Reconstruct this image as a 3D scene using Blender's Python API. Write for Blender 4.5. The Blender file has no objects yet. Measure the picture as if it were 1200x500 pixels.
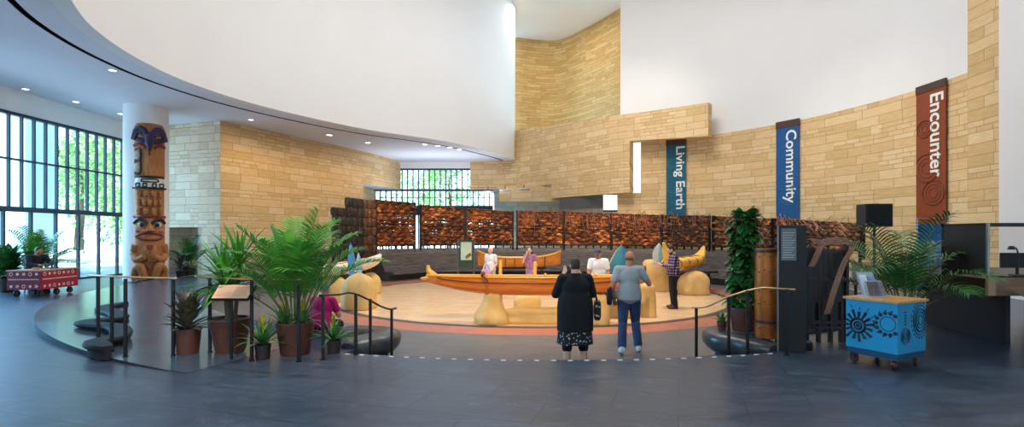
import bpy, bmesh, math, random
from mathutils import Vector as V, Matrix as M, noise
R = math.radians
random.seed(7)
scene = bpy.context.scene
COL = scene.collection
F, CX, CY, EYE = 600.0, 600.0, 276.0, 1.6

def P(px, py, d):
    return V(((px-CX)/F*d, d, EYE+(CY-py)/F*d))
def G(px, py, z=0.0):
    d = F*(EYE-z)/(py-CY)
    return V(((px-CX)/F*d, d, z))
def Z(py, d):
    return EYE+(CY-py)/F*d

# ------------------------------------------------------------------ materials
def lin(c):
    return tuple(((x/255)/12.92 if x/255 <= .04045 else ((x/255+.055)/1.055)**2.4) for x in c)
MATS = {}
def newmat(name):
    m = bpy.data.materials.new(name); m.use_nodes = True
    nt = m.node_tree; nt.nodes.clear()
    out = nt.nodes.new('ShaderNodeOutputMaterial'); b = nt.nodes.new('ShaderNodeBsdfPrincipled')
    nt.links.new(b.outputs[0], out.inputs[0])
    return m, nt, b
def mat(name, rgb, rough=.5, metal=0, var=.15, scale=6.0, bump=0.0, stretch=(1,1,1), rgb2=None, spec=.5, detail=4, bscale=None, coat=0):
    """a plain surface with noise in its own colour, and a fine bump"""
    if name in MATS: return MATS[name]
    m, nt, b = newmat(name); N = nt.nodes.new; L = nt.links.new
    tc = N('ShaderNodeTexCoord'); mp = N('ShaderNodeMapping'); mp.inputs['Scale'].default_value = stretch
    L(tc.outputs['Object'], mp.inputs[0])
    nz = N('ShaderNodeTexNoise'); nz.inputs['Scale'].default_value = scale; nz.inputs['Detail'].default_value = detail
    L(mp.outputs[0], nz.inputs['Vector'])
    c = lin(rgb)
    rp = N('ShaderNodeValToRGB'); e = rp.color_ramp.elements
    e[0].position = .3; e[1].position = .7
    if rgb2:
        e[0].color = (*c, 1); e[1].color = (*lin(rgb2), 1)
    else:
        e[0].color = (*[x*(1-var) for x in c], 1); e[1].color = (*[min(1, x*(1+var)) for x in c], 1)
    L(nz.outputs['Fac'], rp.inputs[0]); L(rp.outputs[0], b.inputs['Base Color'])
    b.inputs['Roughness'].default_value = rough; b.inputs['Metallic'].default_value = metal
    b.inputs['Specular IOR Level'].default_value = spec
    if coat: b.inputs['Coat Weight'].default_value = coat; b.inputs['Coat Roughness'].default_value = .15
    if bump:
        n2 = nz
        if bscale:
            n2 = N('ShaderNodeTexNoise'); n2.inputs['Scale'].default_value = bscale; L(mp.outputs[0], n2.inputs['Vector'])
        bp = N('ShaderNodeBump'); bp.inputs['Strength'].default_value = bump; bp.inputs['Distance'].default_value = .02
        L(n2.outputs['Fac'], bp.inputs['Height']); L(bp.outputs[0], b.inputs['Normal'])
    MATS[name] = m
    return m
def stone_mat(name, c1, c2, mortar, rough=.75, w=.86, h=.32, seed=0.0):
    """coursed ashlar in UV metres: two brick layouts chosen by course so block lengths vary"""
    m, nt, b = newmat(name); N = nt.nodes.new; L = nt.links.new
    uv = N('ShaderNodeUVMap')
    def brick(bw, bh, off, sq):
        t = N('ShaderNodeTexBrick'); t.offset = off; t.squash = sq; t.squash_frequency = 3; t.offset_frequency = 2
        t.inputs['Scale'].default_value = 1; t.inputs['Brick Width'].default_value = bw; t.inputs['Row Height'].default_value = bh
        t.inputs['Mortar Size'].default_value = .011; t.inputs['Mortar Smooth'].default_value = .3
        t.inputs['Color1'].default_value = (0, 0, 0, 1); t.inputs['Color2'].default_value = (1, 1, 1, 1); t.inputs['Mortar'].default_value = (.5, .5, .5, 1)
        t.inputs['Bias'].default_value = 0
        L(uv.outputs[0], t.inputs['Vector']); return t
    A = brick(w, h, .37, 1.7); B = brick(w*.62, h*.5, .45, 1.4)
    nz = N('ShaderNodeTexNoise'); nz.inputs['Scale'].default_value = .55; nz.inputs['Detail'].default_value = 1
    mp = N('ShaderNodeMapping'); mp.inputs['Scale'].default_value = (.5, 1.6, 1); mp.inputs['Location'].default_value = (seed, 0, 0)
    sn = N('ShaderNodeVectorMath'); sn.operation = 'SNAP'; sn.inputs[1].default_value = (w*2, h, 1)
    L(uv.outputs[0], sn.inputs[0]); L(sn.outputs[0], mp.inputs[0])
    wn = N('ShaderNodeTexWhiteNoise'); L(mp.outputs[0], wn.inputs['Vector'])
    gt = N('ShaderNodeMath'); gt.operation = 'GREATER_THAN'; gt.inputs[1].default_value = .78; L(wn.outputs['Value'], gt.inputs[0])
    def mix(o):
        x = N('ShaderNodeMix'); x.data_type = 'RGBA'
        L(gt.outputs[0], x.inputs[0]); L(A.outputs[o], x.inputs[6]); L(B.outputs[o], x.inputs[7]); return x.outputs[2]
    tone, fac = mix('Color'), mix('Fac')
    rp = N('ShaderNodeValToRGB'); e = rp.color_ramp.elements
    e[0].color = (*lin(c1), 1); e[1].color = (*lin(c2), 1)
    mid = e.new(.5); mid.color = (*lin([(x+y)/2+(4 if k == 0 else 0) for k, (x, y) in enumerate(zip(c1, c2))]), 1)
    L(tone, rp.inputs[0])
    n3 = N('ShaderNodeTexNoise'); n3.inputs['Scale'].default_value = 5; n3.inputs['Detail'].default_value = 5
    mp3 = N('ShaderNodeMapping'); mp3.inputs['Scale'].default_value = (.6, 2, 1); L(uv.outputs[0], mp3.inputs[0]); L(mp3.outputs[0], n3.inputs['Vector'])
    ml = N('ShaderNodeMix'); ml.data_type = 'RGBA'; ml.blend_type = 'OVERLAY'; ml.inputs[0].default_value = .28
    L(rp.outputs[0], ml.inputs[6]); L(n3.outputs['Fac'], ml.inputs[7])
    mm = N('ShaderNodeMix'); mm.data_type = 'RGBA'; L(fac, mm.inputs[0]); L(ml.outputs[2], mm.inputs[6]); mm.inputs[7].default_value = (*lin(mortar), 1)
    L(mm.outputs[2], b.inputs['Base Color']); b.inputs['Roughness'].default_value = rough
    bp = N('ShaderNodeBump'); bp.inputs['Strength'].default_value = .35; bp.inputs['Distance'].default_value = .015; bp.invert = True
    ad = N('ShaderNodeMath'); ad.operation = 'MULTIPLY_ADD'; ad.inputs[1].default_value = .25
    L(n3.outputs['Fac'], ad.inputs[0]); L(fac, ad.inputs[2]); L(ad.outputs[0], bp.inputs['Height']); L(bp.outputs[0], b.inputs['Normal'])
    MATS[name] = m
    return m
def slate_mat(name, c1, c2, joint, rough, tile=(1.2, .6), spec=.5, vein=.3, bump=.12):
    m, nt, b = newmat(name); N = nt.nodes.new; L = nt.links.new
    tc = N('ShaderNodeTexCoord')
    br = N('ShaderNodeTexBrick'); br.inputs['Scale'].default_value = 1; br.inputs['Brick Width'].default_value = tile[0]; br.inputs['Row Height'].default_value = tile[1]
    br.inputs['Mortar Size'].default_value = .006; br.inputs['Color1'].default_value = (.35, .35, .35, 1); br.inputs['Color2'].default_value = (.65, .65, .65, 1); br.inputs['Mortar'].default_value = (.5, .5, .5, 1)
    mp0 = N('ShaderNodeMapping'); mp0.inputs['Rotation'].default_value = (0, 0, R(18)); L(tc.outputs['Object'], mp0.inputs[0]); L(mp0.outputs[0], br.inputs['Vector'])
    mp = N('ShaderNodeMapping'); mp.inputs['Scale'].default_value = (.7, 2.6, 1); mp.inputs['Rotation'].default_value = (0, 0, R(18)); L(tc.outputs['Object'], mp.inputs[0])
    nz = N('ShaderNodeTexNoise'); nz.inputs['Scale'].default_value = 2.2; nz.inputs['Detail'].default_value = 7; nz.inputs['Roughness'].default_value = .65; nz.inputs['Distortion'].default_value = 1.2
    L(mp.outputs[0], nz.inputs['Vector'])
    mx = N('ShaderNodeMix'); mx.data_type = 'RGBA'; mx.inputs[0].default_value = .3; L(nz.outputs['Fac'], mx.inputs[6]); L(br.outputs['Color'], mx.inputs[7])
    rp = N('ShaderNodeValToRGB'); e = rp.color_ramp.elements; e[0].position = .36; e[1].position = .68; e[0].color = (*lin(c1), 1); e[1].color = (*lin(c2), 1)
    L(mx.outputs[2], rp.inputs[0])
    # pale veins
    wv = N('ShaderNodeTexNoise'); wv.inputs['Scale'].default_value = 1.1; wv.inputs['Detail'].default_value = 9; wv.inputs['Distortion'].default_value = 2.0; L(mp.outputs[0], wv.inputs['Vector'])
    vr = N('ShaderNodeValToRGB'); ve = vr.color_ramp.elements; ve[0].position = .485; ve[0].color = (0, 0, 0, 1); ve[1].position = .5; ve[1].color = (vein, vein, vein, 1)
    v3 = ve.new(.515); v3.color = (0, 0, 0, 1); L(wv.outputs['Fac'], vr.inputs[0])
    mv = N('ShaderNodeMix'); mv.data_type = 'RGBA'; L(vr.outputs[0], mv.inputs[0]); L(rp.outputs[0], mv.inputs[6]); mv.inputs[7].default_value = (*lin([min(255, x+45) for x in c2]), 1)
    mj = N('ShaderNodeMix'); mj.data_type = 'RGBA'; L(br.outputs['Fac'], mj.inputs[0]); L(mv.outputs[2], mj.inputs[6]); mj.inputs[7].default_value = (*lin(joint), 1)
    L(mj.outputs[2], b.inputs['Base Color'])
    rr = N('ShaderNodeMath'); rr.operation = 'MULTIPLY_ADD'; rr.inputs[1].default_value = .2; rr.inputs[2].default_value = rough-.1
    L(nz.outputs['Fac'], rr.inputs[0]); L(rr.outputs[0], b.inputs['Roughness']); b.inputs['Specular IOR Level'].default_value = spec
    bp = N('ShaderNodeBump'); bp.inputs['Strength'].default_value = bump; bp.inputs['Distance'].default_value = .01; L(nz.outputs['Fac'], bp.inputs['Height']); L(bp.outputs[0], b.inputs['Normal'])
    MATS[name] = m
    return m
def glass_mat(name, tint, refl=.08):
    m = bpy.data.materials.new(name); m.use_nodes = True; nt = m.node_tree; nt.nodes.clear(); N = nt.nodes.new; L = nt.links.new
    o = N('ShaderNodeOutputMaterial'); t = N('ShaderNodeBsdfTransparent'); t.inputs[0].default_value = (*tint, 1)
    g = N('ShaderNodeBsdfGlossy'); g.inputs['Roughness'].default_value = .03
    fr = N('ShaderNodeLayerWeight'); fr.inputs[0].default_value = refl*2
    x = N('ShaderNodeMixShader'); L(fr.outputs['Fresnel'], x.inputs[0]); L(t.outputs[0], x.inputs[1]); L(g.outputs[0], x.inputs[2]); L(x.outputs[0], o.inputs[0])
    MATS[name] = m; return m
def emit_mat(name, rgb, s):
    m = bpy.data.materials.new(name); m.use_nodes = True; nt = m.node_tree; nt.nodes.clear()
    o = nt.nodes.new('ShaderNodeOutputMaterial'); e = nt.nodes.new('ShaderNodeEmission'); e.inputs[0].default_value = (*lin(rgb), 1); e.inputs[1].default_value = s
    nt.links.new(e.outputs[0], o.inputs[0]); MATS[name] = m; return m
def plaid_mat(name):
    m, nt, b = newmat(name); N = nt.nodes.new; L = nt.links.new
    tc = N('ShaderNodeTexCoord'); sp = N('ShaderNodeSeparateXYZ'); L(tc.outputs['Object'], sp.inputs[0])
    def band(sock, f):
        a = N('ShaderNodeMath'); a.operation = 'MULTIPLY'; a.inputs[1].default_value = f; L(sock, a.inputs[0])
        c = N('ShaderNodeMath'); c.operation = 'FRACT'; L(a.outputs[0], c.inputs[0])
        d = N('ShaderNodeMath'); d.operation = 'GREATER_THAN'; d.inputs[1].default_value = .55; L(c.outputs[0], d.inputs[0]); return d.outputs[0]
    s1 = N('ShaderNodeMath'); s1.operation = 'ADD'; L(sp.outputs[0], s1.inputs[0]); L(sp.outputs[1], s1.inputs[1])
    a = N('ShaderNodeMath'); a.operation = 'ADD'; L(band(s1.outputs[0], 13), a.inputs[0]); L(band(sp.outputs[2], 13), a.inputs[1])
    h = N('ShaderNodeMath'); h.operation = 'MULTIPLY'; h.inputs[1].default_value = .5; L(a.outputs[0], h.inputs[0])
    rp = N('ShaderNodeValToRGB'); rp.color_ramp.interpolation = 'CONSTANT'; e = rp.color_ramp.elements
    e[0].color = (*lin((38, 26, 48)), 1); e[1].position = .4; e[1].color = (*lin((92, 62, 92)), 1); z = e.new(.8); z.color = (*lin((178, 160, 178)), 1)
    L(h.outputs[0], rp.inputs[0]); L(rp.outputs[0], b.inputs['Base Color']); b.inputs['Roughness'].default_value = .85
    MATS[name] = m; return m
def dots_mat(name, base, dot, s=26, th=.33):
    m, nt, b = newmat(name); N = nt.nodes.new; L = nt.links.new
    tc = N('ShaderNodeTexCoord'); v = N('ShaderNodeTexVoronoi'); v.inputs['Scale'].default_value = s; L(tc.outputs['Object'], v.inputs['Vector'])
    g = N('ShaderNodeMath'); g.operation = 'LESS_THAN'; g.inputs[1].default_value = th; L(v.outputs['Distance'], g.inputs[0])
    x = N('ShaderNodeMix'); x.data_type = 'RGBA'; L(g.outputs[0], x.inputs[0]); x.inputs[6].default_value = (*lin(base), 1); x.inputs[7].default_value = (*lin(dot), 1)
    L(x.outputs[2], b.inputs['Base Color']); b.inputs['Roughness'].default_value = .85; MATS[name] = m; return m

WHITE = mat('white_plaster', (236, 233, 230), .8, var=.015, scale=.6)
CEIL = mat('soffit_plaster', (226, 226, 232), .8, var=.02, scale=.6)
DOME = mat('dome_plaster', (240, 232, 222), .8, var=.02, scale=.5)
STONE = stone_mat('golden_limestone', (212, 176, 120), (230, 202, 154), (176, 140, 96))
STONE_P = stone_mat('pale_limestone', (214, 186, 150), (236, 212, 180), (172, 142, 112), seed=3)
STONE_U = stone_mat('upper_limestone', (188, 146, 80), (210, 174, 112), (156, 118, 66), w=1.0, h=.2, seed=5)
SLATE = slate_mat('slate_floor', (44, 53, 66), (76, 87, 103), (34, 40, 50), .34)
SLATE_D = slate_mat('ramp_slate', (60, 74, 84), (82, 96, 108), (48, 58, 66), .2, tile=(1.8, .9), spec=.8, vein=.05, bump=.02)
SLATE_L = slate_mat('lower_slate', (92, 86, 84), (124, 116, 112), (84, 78, 76), .42)
TAN = slate_mat('tan_floor', (222, 178, 132), (238, 202, 162), (212, 168, 122), .22, tile=(1.6, .11))
PINK = slate_mat('salmon_floor', (172, 96, 76), (198, 122, 98), (150, 86, 70), .4)
RINGM = mat('dark_ring', (78, 66, 62), .4, scale=2)
GRAN = mat('dark_granite', (58, 52, 50), .55, rgb2=(104, 96, 92), scale=5, stretch=(.5, .5, 5), bump=.5, detail=6)
GRAN_S = mat('honed_granite', (52, 52, 54), .28, rgb2=(76, 76, 78), scale=9)
BLACKM = mat('black_metal', (20, 19, 19), .4, metal=.3, var=.1)
BRASS = mat('brass_rail', (204, 164, 112), .35, metal=.45, var=.1)
DARKM = mat('bronze_rail', (48, 40, 34), .4, metal=.5, var=.1)
MULL = mat('mullion_paint', (44, 62, 76), .45, metal=.3, var=.06)
GLASS = glass_mat('clear_glass', (.93, .98, 1.0))
GLASSD = glass_mat('case_glass', (.86, .84, .80), .06)
POTM = mat('brown_pot', (94, 52, 38), .45, var=.08, scale=4)
POTD = mat('dark_pot', (46, 34, 30), .5, var=.1, scale=4)
SOIL = mat('soil', (46, 32, 22), .95, var=.4, scale=40, bump=.5)
LEAF = mat('palm_leaf', (42, 110, 34), .4, rgb2=(100, 172, 58), scale=3)
LEAF_SH = mat('shaded_palm_leaf', (26, 76, 32), .4, rgb2=(66, 126, 54), scale=3)  # palm leaf copy, darkened to paint in the shade over the right palm
LEAF_D = mat('dark_leaf', (26, 74, 34), .32, rgb2=(62, 122, 56), scale=4)
LEAF_B = mat('strap_leaf', (40, 92, 42), .4, rgb2=(96, 150, 76), scale=5)
LEAF_C = mat('croton_leaf', (36, 54, 30), .32, rgb2=(124, 104, 84), scale=9)
LEAF_Y = mat('yellow_bract', (214, 196, 40), .45, rgb2=(160, 170, 44), scale=8)
STEM = mat('palm_stem', (96, 104, 52), .6, var=.3, scale=8)
TRUNK = mat('trunk_bark', (98, 82, 56), .85, var=.3, scale=12, bump=.5)
CANOE = mat('canoe_wood', (214, 104, 30), .3, rgb2=(240, 142, 48), scale=3, stretch=(.5, 4, 5), coat=.5)
CANOE_D = mat('canoe_wood_dark', (112, 50, 18), .35, rgb2=(150, 74, 28), scale=3, stretch=(.5, 4, 4))
CANOE_Y = mat('canoe_wood_yellow', (222, 150, 40), .35, rgb2=(238, 176, 62), scale=3)
BARK = mat('birch_bark', (196, 112, 34), .5, rgb2=(226, 146, 58), scale=4, stretch=(1, 3, 3))
ROCK = mat('cast_boulder', (206, 160, 90), .7, rgb2=(228, 190, 122), scale=2.2, bump=.25, bscale=6)
REED = mat('tule_reed', (222, 164, 62), .6, rgb2=(244, 196, 96), scale=5, stretch=(6, 6, 1))
# ------------------------------------------------------------------ mesh helpers
class MB:
    """collects shapes and links them as ONE mesh object"""
    def __init__(s): s.v = []; s.f = []; s.m = []; s.uv = {}; s.mi = 0
    def add(s, vs, fs, uvs=None):
        o = len(s.v); s.v += [V(p) for p in vs]
        for k, f in enumerate(fs):
            s.f.append([o+i for i in f]); s.m.append(s.mi)
            if uvs: s.uv[len(s.f)-1] = uvs[k]
        return s
    def box(s, c, d, rz=0, rot=None):
        m = rot or M.Rotation(rz, 3, 'Z'); c = V(c)
        p = [c+m @ V((x*d[0]/2, y*d[1]/2, z*d[2]/2)) for z in (-1, 1) for y in (-1, 1) for x in (-1, 1)]
        return s.add(p, [(0, 2, 3, 1), (4, 5, 7, 6), (0, 1, 5, 4), (2, 6, 7, 3), (0, 4, 6, 2), (1, 3, 7, 5)])
    def span(s, a, b):
        return s.box([(x+y)/2 for x, y in zip(a, b)], [abs(x-y) for x, y in zip(a, b)])
    def rings(s, rs, cap=True, closed=True):
        n = len(rs[0]); o = len(s.v); vs = [p for r in rs for p in r]; fs = []
        for i in range(len(rs)-1):
            for j in range(n if closed else n-1):
                k = (j+1) % n; fs.append((i*n+j, i*n+k, (i+1)*n+k, (i+1)*n+j))
        if cap and closed: fs.append(tuple(range(n))[::-1]); fs.append(tuple(range((len(rs)-1)*n, len(rs)*n)))
        return s.add(vs, fs)
    def lathe(s, prof, c=(0, 0, 0), n=24, sx=1, sy=1, cap=True):
        c = V(c)
        return s.rings([[c+V((r*math.cos(2*math.pi*k/n)*sx, r*math.sin(2*math.pi*k/n)*sy, z)) for k in range(n)] for r, z in prof], cap)
    def tube(s, pts, r, n=8, cap=True, flat=1.0):
        pts = [V(p) for p in pts]; rs = []; up = V((0, 0, 1))
        rad = r if isinstance(r, (list, tuple)) else [r]*len(pts)
        for i, p in enumerate(pts):
            t = (pts[min(i+1, len(pts)-1)]-pts[max(i-1, 0)]).normalized()
            a = t.cross(up)
            if a.length < 1e-3: a = t.cross(V((0, 1, 0)))
            a.normalize(); b = a.cross(t).normalized()
            rs.append([p+(a*math.cos(2*math.pi*k/n)+b*math.sin(2*math.pi*k/n)*flat)*rad[i] for k in range(n)])
        return s.rings(rs, cap)
    def capsule(s, p0, p1, r0, r1, n=12):
        p0, p1 = V(p0), V(p1); t = (p1-p0); L = t.length
        if L < 1e-5: return s.ell(p0, (r0, r0, r0))
        t /= L; pts, rad = [], []
        for k in range(1, 4):
            a = k/4*math.pi/2+.05; pts.append(p0-t*r0*math.cos(a)); rad.append(r0*math.sin(a))
        pts += [p0, p1]; rad += [r0, r1]
        for k in range(3, 0, -1):
            a = k/4*math.pi/2+.05; pts.append(p1+t*r1*math.cos(a)); rad.append(r1*math.sin(a))
        a = t.cross(V((0, 0, 1)));
        if a.length < 1e-3: a = t.cross(V((0, 1, 0)))
        a.normalize(); b = a.cross(t)
        return s.rings([[p+(a*math.cos(2*math.pi*k/n)+b*math.sin(2*math.pi*k/n))*q for k in range(n)] for p, q in zip(pts, rad)])
    def ell(s, c, r, rot=None, n=16, m=9, fn=None):
        c = V(c); rot = rot or M.Identity(3); rs = []
        for i in range(m+1):
            a = -math.pi/2+math.pi*(.02+.96*i/m)
            ring = []
            for k in range(n):
                q = V((math.cos(a)*math.cos(2*math.pi*k/n), math.cos(a)*math.sin(2*math.pi*k/n), math.sin(a)))
                if fn: q = q*fn(q)
                ring.append(c+rot @ V((q.x*r[0], q.y*r[1], q.z*r[2])))
            rs.append(ring)
        return s.rings(rs)
    def prism(s, poly, z0, z1):
        n = len(poly)
        return s.rings([[V((x, y, z0)) for x, y in poly], [V((x, y, z1)) for x, y in poly]])
    def strip(s, A, B, u=None, v=None):
        """quads between two point rows, UV = metres along and up"""
        n = len(A); fs, uvs = [], []
        if u is None:
            u = [0]
            for i in range(1, n): u.append(u[-1]+(V(A[i])-V(A[i-1])).length)
        for i in range(n-1):
            fs.append((i, i+1, n+i+1, n+i))
            if v: uvs.append([(u[i], v[0][i]), (u[i+1], v[0][i+1]), (u[i+1], v[1][i+1]), (u[i], v[1][i])])
            else: uvs.append([(u[i], A[i][2]), (u[i+1], A[i+1][2]), (u[i+1], B[i+1][2]), (u[i], B[i][2])])
        return s.add(list(A)+list(B), fs, uvs)
    def mesh(s, name):
        me = bpy.data.meshes.new(name); me.from_pydata([tuple(p) for p in s.v], [], s.f); return me
    def build(s, name, mats, parent=None, smooth=True, angle=40, bevel=0, local=False, loc=None, rz=0, solid=0, fixn=True, origin=True):
        if not isinstance(mats, (list, tuple)): mats = [mats]
        vs = s.v
        if parent is not None and not local:
            inv = root_mat(parent).inverted(); vs = [inv @ p for p in vs]
        off = V((0, 0, 0))
        if parent is None and not local and origin and vs:
            lo = [min(p[i] for p in vs) for i in range(3)]; hi = [max(p[i] for p in vs) for i in range(3)]
            off = V(((lo[0]+hi[0])/2, (lo[1]+hi[1])/2, lo[2])); vs = [p-off for p in vs]
        me = bpy.data.meshes.new(name); me.from_pydata([tuple(p) for p in vs], [], s.f)
        for m in mats: me.materials.append(m)
        me.polygons.foreach_set('material_index', s.m)
        if s.uv:
            ul = me.uv_layers.new(name='UVMap')
            for p in me.polygons:
                q = s.uv.get(p.index)
                if q:
                    for li, t in zip(p.loop_indices, q): ul.data[li].uv = t
        if fixn:
            b = bmesh.new(); b.from_mesh(me); bmesh.ops.recalc_face_normals(b, faces=b.faces); b.to_mesh(me); b.free()
        if smooth:
            me.polygons.foreach_set('use_smooth', [True]*len(me.polygons))
            me.set_sharp_from_angle(angle=R(angle))
        o = bpy.data.objects.new(name, me); COL.objects.link(o)
        if parent is not None: o.parent = parent
        else:
            o.location = loc if loc is not None else off; o.rotation_euler = (0, 0, rz)
        if bevel:
            md = o.modifiers.new('bevel', 'BEVEL'); md.width = bevel; md.segments = 2; md.limit_method = 'ANGLE'
        if solid:
            md = o.modifiers.new('solid', 'SOLIDIFY'); md.thickness = solid; md.offset = 0
        return o
def root_mat(o):
    m = M.Translation(o.location) @ o.rotation_euler.to_matrix().to_4x4()
    return root_mat(o.parent) @ m if o.parent else m
def thing(name, label, cat, loc=(0, 0, 0), rz=0, group=None):
    o = bpy.data.objects.new(name, None); COL.objects.link(o); o.location = loc; o.rotation_euler = (0, 0, rz); o.empty_display_size = .2
    return tag(o, label, cat, group)
def tag(o, label, cat, group=None):
    o['label'] = label; o['category'] = cat
    if group: o['group'] = group
    return o
def struct(o, label=None):
    o['kind'] = 'structure'
    if label: o['label'] = label
    return o
def catmull(pts, n=8):
    pts = [V(p) for p in pts]; out = []
    for i in range(len(pts)-1):
        a, b, c, d = pts[max(i-1, 0)], pts[i], pts[i+1], pts[min(i+2, len(pts)-1)]
        for k in range(n):
            t = k/n; out.append(.5*((2*b)+(c-a)*t+(2*a-5*b+4*c-d)*t*t+(3*b-a-3*c+d)*t**3))
    out.append(pts[-1]); return out
def interp(x, tab):
    if x <= tab[0][0]: return tab[0][1]
    for (a, p), (b, q) in zip(tab, tab[1:]):
        if x <= b: return p+(q-p)*(x-a)/(b-a)
    return tab[-1][1]
def copy_tree(o, parent=None):
    c = o.copy(); COL.objects.link(c)
    if parent: c.parent = parent
    for ch in list(o.children): copy_tree(ch, c)
    return c
def remeshed(mb, voxel, iters=5):
    me = mb.mesh('tmp'); b = bmesh.new(); b.from_mesh(me); bmesh.ops.recalc_face_normals(b, faces=b.faces); b.to_mesh(me); b.free()
    o = bpy.data.objects.new('tmp', me); COL.objects.link(o)
    r = o.modifiers.new('r', 'REMESH'); r.mode = 'VOXEL'; r.voxel_size = voxel
    k = o.modifiers.new('s', 'SMOOTH'); k.factor = .5; k.iterations = iters
    dg = bpy.context.evaluated_depsgraph_get(); dg.update()
    res = bpy.data.meshes.new_from_object(o.evaluated_get(dg))
    bpy.data.objects.remove(o); bpy.data.meshes.remove(me)
    res.polygons.foreach_set('use_smooth', [True]*len(res.polygons))
    return res
def link_mesh(name, me, m, parent):
    me.name = name; me.materials.clear(); me.materials.append(m)
    o = bpy.data.objects.new(name, me); COL.objects.link(o); o.parent = parent; return o
def text_mesh(body, size, bold=.012, depth=.004):
    c = bpy.data.curves.new('txt', 'FONT'); c.body = body; c.size = size; c.extrude = depth; c.offset = bold*size; c.resolution_u = 4
    o = bpy.data.objects.new('txt', c); COL.objects.link(o)
    dg = bpy.context.evaluated_depsgraph_get(); dg.update()
    me = bpy.data.meshes.new_from_object(o.evaluated_get(dg)); bpy.data.objects.remove(o); bpy.data.curves.remove(c)
    return me

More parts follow.
